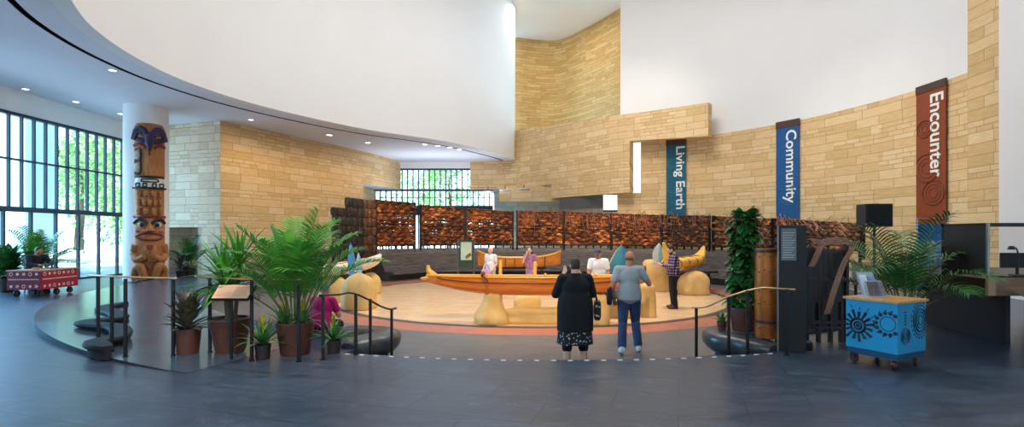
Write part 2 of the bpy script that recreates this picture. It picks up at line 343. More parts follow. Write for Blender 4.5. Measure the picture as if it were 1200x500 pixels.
# ------------------------------------------------------------------ people
SKIN = mat('skin_light', (222, 168, 138), .55, var=.05); SKIN_T = mat('skin_tan', (178, 116, 86), .55, var=.06)
EYEM = mat('eye_dark', (30, 22, 18), .2, var=.02); LIPM = mat('lips', (160, 84, 74), .5, var=.05)
def person(label, loc, rz, h, pose=None, girth=1.0, skin=None, hair=None, clothes=(), group=None, hair_style='short', voxel=.0085, shirt=None, pants=None, skirt=None, shoe=None, sleeve='short', cap=None, head_yaw=0, head_pitch=0, leg_cover=1.0, beard=None, hem=-.1, skirt_z=None):
    """faces +Y in its own frame; x>0 is its right-hand side"""
    J = dict(hip=(0, 0, .93), neck=(0, -.01, 1.43), sR=(.18, -.01, 1.385), sL=(-.18, -.01, 1.385),
             eR=(.235, -.03, 1.10), eL=(-.235, -.03, 1.10), wR=(.245, .06, .85), wL=(-.245, .06, .85),
             hR=(.09, 0, .90), hL=(-.09, 0, .90), kR=(.10, .015, .49), kL=(-.10, .015, .49),
             aR=(.105, -.03, .085), aL=(-.105, -.03, .085), fR=(.14, .13, .03), fL=(-.14, .13, .03))
    J.update(pose or {})
    J = {k: V(p) for k, p in J.items()}
    s = h/1.70; g = girth
    root = thing('person', label, 'person', loc, rz, group)
    u = (J['neck']-J['hip']).normalized(); r = J['sR']-J['sL']; r = (r-u*r.dot(u)).normalized(); f = u.cross(r)
    T = M((r, f, u)).transposed(); L = (J['neck']-J['hip']).length
    def tp(x, y, t): return J['hip']+r*x+f*y+u*(t*L)
    hy, hp = R(head_yaw), R(head_pitch)
    H = M.Rotation(math.atan2(-f.x, f.y) if abs(f.z) < .95 else 0, 3, 'Z') @ M.Rotation(hy, 3, 'Z') @ M.Rotation(hp, 3, 'X')
    hc = J['neck']+u*.075+H @ V((0, .03, .085))
    def hd(x, y, z): return hc+H @ V((x, y, z))
    def torso(b, inf=0.0, lo=0):
        b.ell(tp(0, .0, .66), (.165*g**.6+inf, .108*g+inf, .20), T); b.ell(tp(0, .015*g, .32), (.148*g+inf, .108*g+inf, .19), T)
        b.ell(tp(0, -.01, .02), (.165*g+inf, .122*g+inf, .14), T)
        for q in ('sR', 'sL'): b.capsule(tp(0, -.01, .90), J[q], .062+inf, .06+inf)
        b.capsule(tp(0, 0, .1), tp(0, 0, .8), .12*g+inf, .11*g**.5+inf)
    def arm(b, q, inf=0.0, upto=2.0):
        S, E, W = J['s'+q], J['e'+q], J['w'+q]; ga = g**.5
        e = S.lerp(E, min(1, upto)); b.capsule(S, e, .056*ga+inf, (.056-.014*min(1, upto))*ga+inf)
        if upto > 1: b.capsule(E, E.lerp(W, min(1, upto-1)), .042*ga+inf, (.042-.014*min(1, upto-1))*ga+inf)
    def leg(b, q, inf=0.0, a=0.0, c=2.0, flare=0):
        Hh, K, A = J['h'+q], J['k'+q], J['a'+q]; gl = g**.7
        if a < 1: b.capsule(Hh.lerp(K, a), Hh.lerp(K, min(1, c)), (.088-.03*a)*gl+inf, (.088-.03*min(1, c))*gl+inf)
        if c > 1:
            a2 = max(0, a-1); b.capsule(K.lerp(A, a2), K.lerp(A, c-1), (.056-.018*a2)*gl+inf, (.056-.018*(c-1))*gl+inf+flare)
            if a2 < .3: b.ell(K.lerp(A, .28)+V((0, -.018, 0)), (.05*gl+inf, .052*gl+inf, .13))
    b = MB(); torso(b)
    for q in 'RL':
        arm(b, q); leg(b, q)
        b.capsule(J['a'+q]+V((0, -.03, -.04)), J['f'+q], .04, .028); b.capsule(J['a'+q], J['a'+q].lerp(J['f'+q], .4), .04, .035)
    b.capsule(J['neck']-u*.04, hd(0, -.03, -.05), .06*g**.4, .053*g**.3)
    b.ell(hc, (.074, .094, .108), H); b.ell(hd(0, .03, -.06), (.054, .062, .058), H); b.ell(hd(0, .045, -.095), (.03, .03, .024), H)
    b.capsule(hd(0, .088, .012), hd(0, .108, -.026), .011, .016, 8)
    for x in (-1, 1):
        b.ell(hd(.077*x, -.005, -.012), (.012, .02, .032), H); b.ell(hd(.035*x, .078, .03), (.025, .014, .01), H)
        b.ell(hd(.04*x, .06, -.03), (.025, .025, .025), H)
    for q, sx in (('R', 1), ('L', -1)):
        E, W = J['e'+q], J['w'+q]; d = (W-E).normalized()
        side = d.cross(V((0, 0, 1)));
        if side.length < .25: side = V((0, sx, 0)).cross(d) if abs(d.y) < .9 else V((sx, 0, 0))
        side.normalize(); fwd = side.cross(d).normalized()
        pc = W+d*.045; b.capsule(W, pc+d*.035, .027, .033); rot = M((side, fwd, d)).transposed()
        b.ell(pc, (.04, .018, .048), rot)
        for k, (off, ln) in enumerate(((-.030, .066), (-.010, .076), (.010, .072), (.029, .056))):
            p0 = pc+side*off+d*.035; p1 = p0+d*ln*.5+fwd*.012; p2 = p1+d*ln*.38+fwd*.03
            b.capsule(p0, p1, .0100, .0092, 8); b.capsule(p1, p2, .0092, .0078, 8)
        t0 = pc+side*(-sx*.028)-d*.02; t1 = t0-side*(sx*.025)+d*.028+fwd*.012; b.capsule(t0, t1, .013, .011, 8); b.capsule(t1, t1+d*.03+fwd*.012, .011, .009, 8)
    def put(name, bb, m, vx=None, it=5):
        for p in bb.v: p *= s
        return link_mesh(name, remeshed(bb, (vx or voxel)*s, it), m, root)
    def raw(name, bb, m):
        for p in bb.v: p *= s
        return bb.build(name, m, root, local=True)
    put('body', b, skin or SKIN)
    e = MB()
    for x in (-1, 1): e.ell(hd(.031*x, .087, .016), (.012, .008, .007), H, 10, 6)
    raw('eyes', e, EYEM); mo = MB(); mo.ell(hd(0, .093, -.056), (.024, .009, .008), H, 10, 6); raw('mouth', mo, LIPM)
    if hair:
        hb = MB()
        if hair_style == 'bald':
            hb.ell(hd(0, -.02, -.012), (.0785, .083, .05), H)
        else:
            hb.ell(hd(0, -.018, .022), (.081, .092, .100), H)
            hb.ell(hd(0, -.04, -.03), (.076, .062, .062), H)
            if hair_style == 'bob': hb.ell(hd(0, -.04, -.06), (.092, .066, .09), H)
            if hair_style == 'long':
                hb.ell(hd(0, -.05, -.08), (.092, .06, .12), H); hb.ell(hd(0, -.075, -.2), (.075, .04, .12), H)
        put('hair', hb, hair, .008, 2)
    if beard:
        bb = MB(); bb.ell(hd(0, .036, -.078), (.06, .066, .05), H); put('beard', bb, beard, .007, 2)
    if cap:
        cb = MB(); cb.ell(hd(0, -.008, .05), (.084, .102, .072), H); cb.ell(hd(0, .11, .035), (.06, .07, .010), H); put('cap', cb, cap, .007, 2)
    if pants:
        pb = MB(); pb.ell(tp(0, -.01, .02), (.175*g, .132*g, .14), T); pb.ell(tp(0, 0, .12), (.155*g, .12*g, .1), T)
        for q in 'RL': leg(pb, q, .014, 0, leg_cover, .016 if leg_cover > 1.8 else 0)
        put('trousers' if leg_cover > 1.8 else 'leggings', pb, pants)
    if skirt:
        sk = MB(); c0, c1 = tp(0, 0, .1), (J['kR']+J['kL'])/2+V((0, 0, .03)); rs = []
        if skirt_z: c1.z = skirt_z
        for i in range(9):
            t = i/8; c = c0.lerp(c1, t); ring = []
            for k in range(48):
                a = 2*math.pi*k/48; w = 1+.04*t**3*math.sin(8*a)
                ring.append(c+V((math.cos(a)*(.160*g+.03*t*t)*w, math.sin(a)*(.120*g+.04*t*t)*w, 0)))
            rs.append(ring)
        sk.rings(rs); raw('skirt', sk, skirt)
    if shirt:
        sb = MB(); torso(sb, .014); rs = []
        for t_, w_ in ((.62, .5), (.5, .74), (.36, .88), (.2, .96), (0, 1), (hem*.5, 1), (hem, 1)):
            rs.append([tp((.168*g+.016)*w_*math.cos(a), -.004+(.126*g+.016)*w_*math.sin(a), t_) for a in [2*math.pi*k/24 for k in range(24)]])
        sb.rings(rs)
        up = {'short': .62, 'long': 1.93, 'three': 1.5}[sleeve]
        for q in 'RL': arm(sb, q, .013, up)
        put('shirt', sb, shirt, None, 14)
    if shoe:
        for q in 'RL':
            zb = MB(); A, Fp = J['a'+q], J['f'+q]
            zb.capsule(A+V((0, -.035, -.045)), Fp+V((0, 0, .005)), .047, .036); zb.capsule(A+V((0, -.02, -.01)), A.lerp(Fp, .4), .05, .044)
            put('shoe', zb, shoe, .009, 3)
    root['_s'] = s
    def world(p): return root_mat(root) @ (V(p)*s)
    def inner(p): return V(p)*s
    return root, J, s, hd, tp
# ------------------------------------------------------------------ plants
def frond_mesh(base, az, elev, length, droop, nl, ll, lw, rad=.012, start=.22, vee=.5, sag=.35):
    """arching rachis with two rows of leaflets; returns (MB) with leaf = material 0, rachis = 1"""
    b = MB(); d = V((math.cos(az)*math.cos(elev), math.sin(az)*math.cos(elev), math.sin(elev))); p = V(base); pts = [p.copy()]
    n = 14; st = length/n; dirs = [d.copy()]
    for i in range(n):
        d = (d+V((0, 0, -droop*st*(.3+1.4*i/n)))).normalized(); p = p+d*st; pts.append(p.copy()); dirs.append(d.copy())
    b.mi = 1; b.tube(pts, [rad*(1-.8*i/n) for i in range(n+1)], 6); b.mi = 0
    side0 = V((-math.sin(az), math.cos(az), 0))
    for k in range(nl):
        t = start+(1-start)*(k+.5)/nl; x = t*n; i = min(n-1, int(x)); q = pts[i].lerp(pts[i+1], x-i); dd = dirs[i]
        nrm = side0.cross(dd).normalized()*-1
        if nrm.z < 0: nrm = -nrm
        L = ll*(math.sin(math.pi*(.12+.82*(t-start)/(1-start)))**.6)*random.uniform(.9, 1.1)
        for sg in (-1, 1):
            o = (side0*sg*.85+dd*(.45+.5*t)+nrm*vee*random.uniform(.5, 1.1)).normalized(); w = (dd-o*dd.dot(o)).normalized()*lw*.5
            row = []; qq = q.copy(); oo = o.copy()
            for j in range(4):
                ww = (.75, 1.0, .7, .06)[j]; row.append((qq-w*ww, qq+w*ww)); oo = (oo+V((0, 0, -sag*(j+1)*.45))).normalized(); qq = qq+oo*L/3
            vs = [c for a in row for c in a]; b.add(vs, [(2*j, 2*j+1, 2*j+3, 2*j+2) for j in range(3)])
    return b
def strap(b, base, az, elev, length, width, droop, n=7, fold=.25):
    d = V((math.cos(az)*math.cos(elev), math.sin(az)*math.cos(elev), math.sin(elev))); p = V(base); s = V((-math.sin(az), math.cos(az), 0)); L, C, Rr = [], [], []
    st = length/n
    for i in range(n+1):
        t = i/n; w = width*.5*min(1, .45+1.6*t)*(1-t**2.6)+.001; up = s.cross(d).normalized()
        if up.z < 0: up = -up
        L.append(p-s*w+up*w*fold); C.append(p.copy()); Rr.append(p+s*w+up*w*fold)
        d = (d+V((0, 0, -droop*st*(.4+1.3*t)))).normalized(); p = p+d*st
    m = n+1; b.add(L+C+Rr, [(i, i+1, m+i+1, m+i) for i in range(n)]+[(m+i, m+i+1, 2*m+i+1, 2*m+i) for i in range(n)])
def broad(b, base, az, elev, length, width, droop=.8, n=6):
    d = V((math.cos(az)*math.cos(elev), math.sin(az)*math.cos(elev), math.sin(elev))); p = V(base); s = V((-math.sin(az), math.cos(az), 0)); L, C, Rr = [], [], []
    for i in range(n+1):
        t = i/n; w = width*.5*math.sin(math.pi*min(1, .06+.94*t))**.8*(1-.3*t)+.001; up = s.cross(d).normalized()
        if up.z < 0: up = -up
        L.append(p-s*w+up*w*.3); C.append(p.copy()); Rr.append(p+s*w+up*w*.3)
        d = (d+V((0, 0, -droop*length/n*(.4+1.3*t)))).normalized(); p = p+d*length/n
    m = n+1; b.add(L+C+Rr, [(i, i+1, m+i+1, m+i) for i in range(n)]+[(m+i, m+i+1, 2*m+i+1, 2*m+i) for i in range(n)])
def pot(root, rt, rb, h, m=None, rim=.03):
    b = MB(); b.lathe([(rb*.96, 0), (rb, .015), (rt*.985, h-rim), (rt*1.03, h-rim), (rt*1.03, h), (rt*.93, h), (rt*.90, h-.05)], n=32); b.build('pot', m or POTM, root, local=True)
    s = MB(); s.lathe([(rt*.92, h-.07), (rt*.915, h-.035), (rt*.5, h-.025), (.01, h-.02)], n=24); s.build('soil', SOIL, root, local=True)
def palm(root, n, h0, l0, l1, elev=(40, 85), ll=.34, lw=.03, droop=1.0, nl=26, leaf=None, spread=.05, az=None, sag=.35, rad=.012, start=.22):
    for k in range(n):
        a = (az[0]+(az[1]-az[0])*random.random() if az else 2*math.pi*(k*.381966)+random.uniform(-.2, .2)); t = k/max(1, n-1)
        e = R(elev[0]+(elev[1]-elev[0])*(1-t)**.8+random.uniform(-5, 5)); l = random.uniform(l0, l1)
        b = frond_mesh((math.cos(a)*spread, math.sin(a)*spread, h0), a, e, l, droop*random.uniform(.8, 1.25), nl, ll, lw, sag=sag, rad=rad, start=start)
        b.build('frond', [leaf or LEAF, STEM], root, local=True, fixn=False)
def bromeliad(root, z, n, l, w, spike=True, leaf=None, x=0, y=0, bract=None):
    b = MB()
    for k in range(n):
        a = k*2.39996+random.uniform(-.2, .2); t = k/n; strap(b, (x+.02*math.cos(a), y+.02*math.sin(a), z), a, R(22+58*t+random.uniform(-6, 6)), l*random.uniform(.8, 1.1)*(1-.25*t), w, 2.6-1.2*t)
    b.build('foliage', leaf or LEAF_B, root, local=True, fixn=False)
    if spike:
        b = MB(); b.tube([(x, y, z), (x, y, z+l*.55)], .012, 6)
        for k in range(18):
            a = k*2.4; t = k/18; strap(b, (x, y, z+l*(.35+.45*t)), a, R(45+35*t), l*.26*(1-.4*t), .035, .3, 4)
        b.build('flower_spike', bract or LEAF_Y, root, local=True, fixn=False)
# ------------------------------------------------------------------ the hall
C1 = V((1.4, 15, 0)); R1 = 11.6; C2 = V((.6, 17.6, 0))
def pol(r, phi, z=0): return V((C2.x+r*math.sin(R(phi)), C2.y-r*math.cos(R(phi)), z))
def arc1(a): return V((C1.x+R1*math.cos(R(a)), C1.y+R1*math.sin(R(a)), 0))     # compass: 0 = right, 90 = far, 180 = left
def hitwall(px):
    k = (px-CX)/F; a = 1+k*k; b = -2*(k*C1.x+C1.y); c = C1.x**2+C1.y**2-R1**2
    y = (-b+math.sqrt(b*b-4*a*c))/(2*a); return V((k*y, y, 0))
def wall_mb(mb, path, z0, z1, thick, back=None):
    """a wall following path; thick offsets to the left of travel when positive"""
    n = len(path); z0 = z0 if isinstance(z0, list) else [z0]*n; z1 = z1 if isinstance(z1, list) else [z1]*n; off = []
    for i, p in enumerate(path):
        t = (V(path[min(i+1, n-1)])-V(path[max(i-1, 0)])); t.z = 0; t.normalize(); off.append(V((p[0], p[1], 0))+V((-t.y, t.x, 0))*thick)
    u = [0]
    for i in range(1, n): u.append(u[-1]+(V(path[i])-V(path[i-1])).length)
    A = [V((p[0], p[1], z)) for p, z in zip(path, z0)]; B = [V((p[0], p[1], z)) for p, z in zip(path, z1)]
    C = [V((p[0], p[1], z)) for p, z in zip(off, z0)]; D = [V((p[0], p[1], z)) for p, z in zip(off, z1)]
    mb.strip(A, B, u); mb.strip(C, D, u)
    t_ = abs(thick)
    mb.strip(B, D, u, (list(z1), [z+t_ for z in z1])); mb.strip(A, C, u, (list(z0), [z+t_ for z in z0]))
    for i in (0, -1):
        mb.add([A[i], C[i], D[i], B[i]], [(0, 1, 2, 3)], [[(0, A[i].z), (t_, C[i].z), (t_, D[i].z), (0, B[i].z)]])
    return mb

SECT = (-15.2, 15.6)
def build_floor():
    phis = sorted(set([-180+2*i for i in range(181)]+[SECT[0], SECT[1]]))
    b = MB(); fs = []
    def ring(r0, r1, z, p0=-180, p1=180):
        ph = [p for p in phis if p0 <= p <= p1]
        b.strip([pol(r0(p) if callable(r0) else r0, p, z) for p in ph], [pol(r1, p, z) for p in ph])
    insect = lambda p: SECT[0] <= p <= SECT[1]
    ring(9.8, 11.0, 0, -180, SECT[0]); ring(9.8, 11.0, 0, SECT[1], 180); ring(11.0, 12.45, 0); ring(12.45, 24, 0)
    struct(b.build('floor', SLATE, origin=False, smooth=False), 'dark slate tiled floor of the entrance level around the sunken circle')
    b = MB(); b.mi = 0
    ring(7.3, 9.95, -.4); b.mi = 1; ring(6.55, 7.3, -.4); b.mi = 2; ring(6.3, 6.55, -.4); b.mi = 3
    ph = phis; o = [pol(6.3, p, -.4) for p in ph[:-1]]; b.add(o, [tuple(range(len(o)))])
    b.mi = 0
    for lo, hi in ((-180, SECT[0]), (SECT[1], 180)):
        ph = [p for p in phis if lo <= p <= hi]; b.strip([pol(9.8, p, -.4) for p in ph], [pol(9.8, p, -.002) for p in ph])
    struct(b.build('floor_sunken', [SLATE_L, PINK, RINGM, TAN], origin=False, smooth=False), 'sunken circular floor with tan disc and salmon ring')
    b = MB()
    for k in range(4):
        r0 = 11.0-.4*k; z = -.1*k; p = [SECT[0]+(SECT[1]-SECT[0])*i/16 for i in range(17)]
        b.strip([pol(r0, q, z-.1) for q in p], [pol(r0, q, z) for q in p])
        if k < 3: b.strip([pol(r0-.4, q, z-.1) for q in p], [pol(r0, q, z-.1) for q in p])
    for q in SECT: b.add([pol(9.8, q, -.4), pol(11, q, -.4), pol(11, q, 0), pol(9.8, q, 0)], [(0, 1, 2, 3)])
    struct(b.build('floor_steps', SLATE, origin=False, smooth=False), 'three curved slate steps down to the sunken circle')
    # ramp slab on the left
    b = MB(); p = [-20.6-1.6*i for i in range(68)]; h = [.13*min(1, (abs(q)-20.6)/24)+.003 for q in p]
    b.strip([pol(9.86, q, z) for q, z in zip(p, h)], [pol(12.45, q, z) for q, z in zip(p, h)])
    b.mi = 1; b.strip([pol(12.45, q, -.01) for q in p], [pol(12.45, q, z) for q, z in zip(p, h)]); b.strip([pol(9.86, q, -.01) for q in p], [pol(9.86, q, z) for q, z in zip(p, h)])
    struct(b.build('floor_ramp', [SLATE_D, mat('kerb_black', (26, 27, 30), .7)], origin=False, smooth=False), 'curved polished slate ramp edge at left')
    # step markers
    n = 28
    m = mat('marker_white', (225, 225, 222), .5, var=.03)
    for k in range(n):
        q = SECT[0]+.4+(SECT[1]-SECT[0]-.8)*k/(n-1); c = pol(11.05, q, .004); d = MB(); d.box((0, 0, 0), (.06, .026, .008))
        o = d.build('step_marker', m, loc=c, rz=R(q), origin=False); tag(o, 'small white marker inlaid along the top step edge', 'step marker', 'white markers along the step nosing')
build_floor()

# drums: white upper walls
dl = [arc1(a) for a in range(282, 216, -6)]+[V((-9.1, 10.1, 0)), V((-9.85, 11.8, 0)), V((-10.2, 13.7, 0)), V((-10.12, 15.85, 0)), V((-9.2, 18.7, 0)), V((-6.75, 22.5, 0)), V((-3.9, 25.1, 0)), V((-2.5, 26.9, 0)), V((-1.35, 28.7, 0)), V((-.45, 30.4, 0)), V((-.16, 31.4, 0)), V((-.35, 32.6, 0)), V((-1.4, 34.2, 0))]
DL = catmull(dl, 6)
ZC = 6.25; ZT = 15.6
b = MB(); wall_mb(b, DL, ZC, ZT, -.35); b.v = b.v
struct(b.build('wall_left_upper', WHITE, origin=False), 'tall curved white plaster drum wall above the left soffit')
ang = lambda p: math.degrees(math.atan2(p.y-C1.y, p.x-C1.x))
a728, a1134, a1173 = ang(hitwall(727)), ang(hitwall(1134)), ang(hitwall(1173.5))
def arcpts(a0, a1, n): return [arc1(a0+(a1-a0)*i/n) for i in range(n+1)]
b = MB(); wall_mb(b, arcpts(a728, a1134, 30), ZC, ZT, .4)
struct(b.build('wall_right_upper', WHITE, origin=False), 'tall curved white plaster wall above the limestone on the right')
b = MB(); wall_mb(b, arcpts(ang(hitwall(751)), a1134, 30), 0, ZC, .4); wall_mb(b, arcpts(a1134, a1173, 4), 0, ZT, .4)
struct(b.build('wall_right', STONE, origin=False), 'curved golden limestone wall carrying the three banners')
b = MB(); wall_mb(b, [p+(C1-p).normalized()*.06 for p in arcpts(a1173, a1173-24, 6)], 0, ZT, .5)
struct(b.build('wall_right_end', WHITE, origin=False), 'smooth white wall at the far right edge')
b = MB(); wall_mb(b, arcpts(a1173-24, -78, 12), ZC, ZT, .4)
struct(b.build('wall_front_upper', WHITE, origin=False), 'upper drum wall above the entrance')

# far upper stone wall and dome
up = catmull([V((-1.6, 37.2, 0)), V((0, 36.2, 0)), V((1.7, 36.6, 0)), V((3.4, 36.6, 0)), V((5.2, 34.2, 0)), V((6.6, 31.6, 0)), V((7.2, 30.3, 0))], 6)
b = MB(); wall_mb(b, up, 5.5, ZT+.3, .5)
struct(b.build('wall_back_upper', STONE_U, origin=False), 'tall wavy golden stone wall between the two white drums')
b = MB(); b.lathe([(22, ZT), (22, ZT+.4)], (2, 20, 0), n=48); struct(b.build('ceiling_dome', DOME, origin=False, smooth=False), 'pale plaster ceiling high above the hall')

# soffit with its dark reveal
outer = []
for i, p in enumerate(DL):
    d = (p-C1).normalized()
    if p.y > 23:
        t = min(1, (p.y-23)/6); d = (d.lerp(V((-.6, .8, 0)), t)).normalized()
    outer.append(d)
def offp(d0): return [p+d*d0 for p, d in zip(DL, outer)]
k28 = max(i for i, p in enumerate(DL) if p.y < 29.5)
b = MB(); L0 = [V((p.x, p.y, ZC)) for p in DL]
def lv(pts, z): return [V((p.x, p.y, z)) for p in pts]
def far(i):
    p, d = DL[i], outer[i]; q = p+d*16
    return V((max(q.x, -17.5), min(q.y, 34.5), 0))
FARP = [far(i) for i in range(len(DL))]
g0, g1 = offp(.62), offp(.76)
b.strip(L0, lv(g0, ZC)); b.strip(lv(g1, ZC), lv(FARP, ZC))
b.mi = 1; b.strip(lv(g0, ZC), lv(g0, ZC+.25)); b.strip(lv(g1, ZC), lv(g1, ZC+.25)); b.strip(lv(g0, ZC+.25), lv(g1, ZC+.25))
# ceiling over the entrance side and behind the camera
b.mi = 0
A = [V((p.x, p.y, ZC)) for p in arcpts(a1173-24, -78, 12)]; B = [V((C1.x+(p.x-C1.x)*2.6, max(-9, C1.y+(p.y-C1.y)*2.6), ZC)) for p in A]; b.strip(A, B)
struct(b.build('ceiling', [CEIL, BLACKM], origin=False, smooth=False), 'low plaster soffit with a dark curved reveal line')

# left glazed wall
GX = -16.0
def mull(b, p, q, w, d, rz=0): b.box((V(p)+V(q))/2, (w if abs(p[0]-q[0]) < 1e-6 else abs(p[0]-q[0])+w, d if abs(p[1]-q[1]) < 1e-6 else abs(p[1]-q[1])+d, abs(p[2]-q[2])+.0 or w))
w1 = bpy.data.objects.new('window_1', None); COL.objects.link(w1); w1.location = (GX, 17, 0); struct(w1, 'tall glazed wall at left with dark vertical mullions')
fr = MB()
for z, h, dp in ((5.5, .1, .2), (4.05, .06, .14), (2.45, .16, .3), (.03, .06, .14)): fr.span((GX-dp/2, 10, z-h/2), (GX+dp/2, 22, z+h/2))
fr.build('transom', MULL, w1, smooth=False)
y = 12.4
while y < 22: x = MB(); x.span((GX-.05, y-.026, 2.45), (GX+.05, y+.026, 5.5)); x.build('mullion', MULL, w1, smooth=False); y += .43
y = 13.3
while y < 22: x = MB(); x.span((GX-.05, y-.034, 0), (GX+.05, y+.034, 2.45)); x.build('mullion', MULL, w1, smooth=False); y += .93
x = MB(); x.add([(GX, 10, 0), (GX, 22, 0), (GX, 22, 5.5), (GX, 10, 5.5)], [(0, 1, 2, 3)]); x.build('pane', GLASS, w1, smooth=False)
for yy in (17.1, 18.1, 18.95, 19.88):
    x = MB(); x.tube([(GX+.08, yy, .9), (GX+.16, yy, .95), (GX+.16, yy, 1.45), (GX+.08, yy, 1.5)], .018, 6); x.build('door_handle', BRASS, w1)
b = MB(); b.span((GX-.2, 6, 5.55), (GX+.15, 22.2, ZC+.02)); struct(b.build('wall_left_header', WHITE, origin=False, smooth=False), 'white band above the left glazing')
b = MB(); b.span((GX-.3, -8, 0), (GX+.1, 10, ZC)); struct(b.build('wall_left_near', WHITE, origin=False, smooth=False), 'white side wall left of the glazing')
b = MB(); b.span((GX, -8.2, 0), (17, -8, ZC)); struct(b.build('wall_front', WHITE, origin=False, smooth=False), 'white entrance wall behind the viewer')
b = MB(); b.span((15.5, -8, 0), (15.8, 10.4, ZC)); struct(b.build('wall_right_near', WHITE, origin=False, smooth=False), 'white side wall near the entrance')

# left limestone walls
b = MB()
cor = V((-11.8, 20.7, 0)); s0 = V((-16.2, 22.1, 0)); dirw = (cor-s0).normalized(); ln = (cor-s0).length
def onw(px):
    k = (px-CX)/F; t = (k*s0.y-s0.x)/(dirw.x-k*dirw.y); return s0+dirw*t
d0, d1 = onw(187), onw(232)
dz = 1.95
def seg(a, c, z0, z1): wall_mb(b, [a, c], z0, z1, .35)
seg(s0, d0, 0, ZC); seg(d0, d1, dz, ZC); seg(d1, cor, 0, ZC)
nb = V((-dirw.y, dirw.x, 0))
r0, r1 = d0+nb*1.5, d1+nb*1.5
wall_mb(b, [d0, r0], 0, dz, .2); wall_mb(b, [r0, r1+dirw*.4], 0, dz+.1, .2); wall_mb(b, [d1+dirw*.02, r1+dirw*.02], 0, dz, -.2)
b.add([V((p.x, p.y, dz)) for p in (d0, r0, r1, d1)], [(0, 1, 2, 3)], [[(0, 0), (1, 0), (1, 1), (0, 1)]])
struct(b.build('wall_left', STONE_P, origin=False, smooth=False), 'pale limestone wall with a small doorway recess')
dr = bpy.data.objects.new('door_1', None); COL.objects.link(dr); struct(dr, 'dark door at the back of the limestone recess')
b = MB(); pd = r0.lerp(r1, .55)-nb*.05; pe = r1-nb*.05; wall_mb(b, [pd, pe], .01, dz-.03, .04); b.build('door_leaf', BLACKM, dr, smooth=False)
b = MB(); pm = pd.lerp(pe, .5)-nb*.03; b.span((pm.x-.03, pm.y-.02, .05), (pm.x+.03, pm.y+.02, dz-.05)); b.build('door_frame', mat('door_trim', (70, 66, 62), .5), dr, smooth=False)
lw = catmull([cor, V((-11.15, 22, 0)), V((-9.95, 24.6, 0)), V((-8.75, 27, 0)), V((-7.75, 29.6, 0)), V((-7.05, 32.45, 0))], 8)
kl = [p for p in lw if p.y <= 28.3]
b = MB(); wall_mb(b, kl, 0, 4.5, .35); wall_mb(b, lw, 4.5, ZC, .35)
wall_mb(b, [kl[-1]+V((0, 0, 0)), V((-8.75, 30, 0)), V((-8.7, 32.6, 0))], 0, 4.5, .3)
struct(b.build('wall_left_curved', STONE, origin=False), 'curved golden limestone wall left of the far window')
b = MB(); b.strip([V((p.x, p.y, 4.499)) for p in lw if p.y >= 27], [V((-9.2, p.y, 4.499)) for p in lw if p.y >= 27]); struct(b.build('ceiling_ledge', CEIL, origin=False, smooth=False), 'pale underside of the projecting limestone wall')

# far window
w2 = bpy.data.objects.new('window_2', None); COL.objects.link(w2); w2.location = (-5, 32.5, 0); struct(w2, 'tall far window with dark vertical mullions')
fr = MB(); x0, x1, WY = -8.7, -1.2, 32.5
fr.span((-7.2, WY-.1, 5.75), (-2.5, WY+.1, 5.85)); fr.span((x0, WY-.1, 4.42), (x1, WY+.1, 4.55)); fr.span((x0, WY-.06, 4.0), (x1, WY+.06, 4.04)); fr.span((x0, WY-.1, 2.9), (x1, WY+.1, 3.5)); fr.span((x0, WY-.1, 0), (x1, WY+.1, .12))
fr.build('transom', MULL, w2, smooth=False)
x = x0
while x <= x1+.01:
    m_ = MB(); top = 5.8 if -7.2 < x < -2.5 else 4.5; m_.span((x-.03, WY-.08, 0), (x+.03, WY+.08, top)); m_.build('mullion', MULL, w2, smooth=False); x += .346
pn = MB(); pn.add([(x0, WY, 0), (x1, WY, 0), (x1, WY, 4.5), (x0, WY, 4.5)], [(0, 1, 2, 3)]); pn.add([(-7.2, WY, 4.5), (-2.5, WY, 4.5), (-2.5, WY, 5.8), (-7.2, WY, 5.8)], [(0, 1, 2, 3)]); pn.build('pane', GLASS, w2, smooth=False)
b = MB(); b.span((-7.3, WY-.15, 5.85), (-2.5, WY+.15, ZC+.05)); struct(b.build('wall_back_header', WHITE, origin=False, smooth=False), 'pale band above the far window')

# curved limestone balcony band
bp = [(551, 32.35, 150), (575, 32.1, 152), (597, 31.7, 153), (620, 30.6, 150.5), (654, 28.6, 146), (690, 26.9, 140), (716, 25.75, 136), (737.5, 25.1, 133), (760, 24.5, 130.3), (800, 23.45, 124.5), (830, 22.65, 120)]
BP = catmull([V(((px-CX)/F*d, d, Z(py, d))) for px, d, py in bp], 8)
def px_of(p): return CX+F*p.x/p.y
b = MB(); fl = lambda l: [V((p.x, p.y, 0)) for p in l]
ext = []
for p, q in zip(BP, BP[1:]):
    ext.append(p)
    for c in (646, 738):
        if px_of(p) < c <= px_of(q):
            u = (c-px_of(p))/(px_of(q)-px_of(p)); m_ = p.lerp(q, u); ext += [m_-(q-p)*.002, m_+(q-p)*.002]
ext.append(BP[-1]); zb = [4.5 if px_of(p) < 646 else 3.72 if px_of(p) < 738 else Z(163+(px_of(p)-738)*-.06+2, p.y) for p in ext]
wall_mb(b, fl(ext), zb, [p.z for p in ext], .4)
struct(b.build('wall_balcony', STONE, origin=False), 'curved limestone balcony band sweeping out to the right')
lowp = catmull([V((-.8, 31.6, 0)), V((.9, 30.4, 0)), V((2.4, 29.2, 0)), V((4.2, 27.9, 0)), V((5.9, 26.4, 0))], 6)
b = MB(); wall_mb(b, lowp, [Z(236, p.y) if p.x < 3 else Z(232, p.y) for p in lowp], 4.6, .3)
struct(b.build('wall_balcony_lower', STONE, origin=False), 'lower limestone band under the balcony ledge')
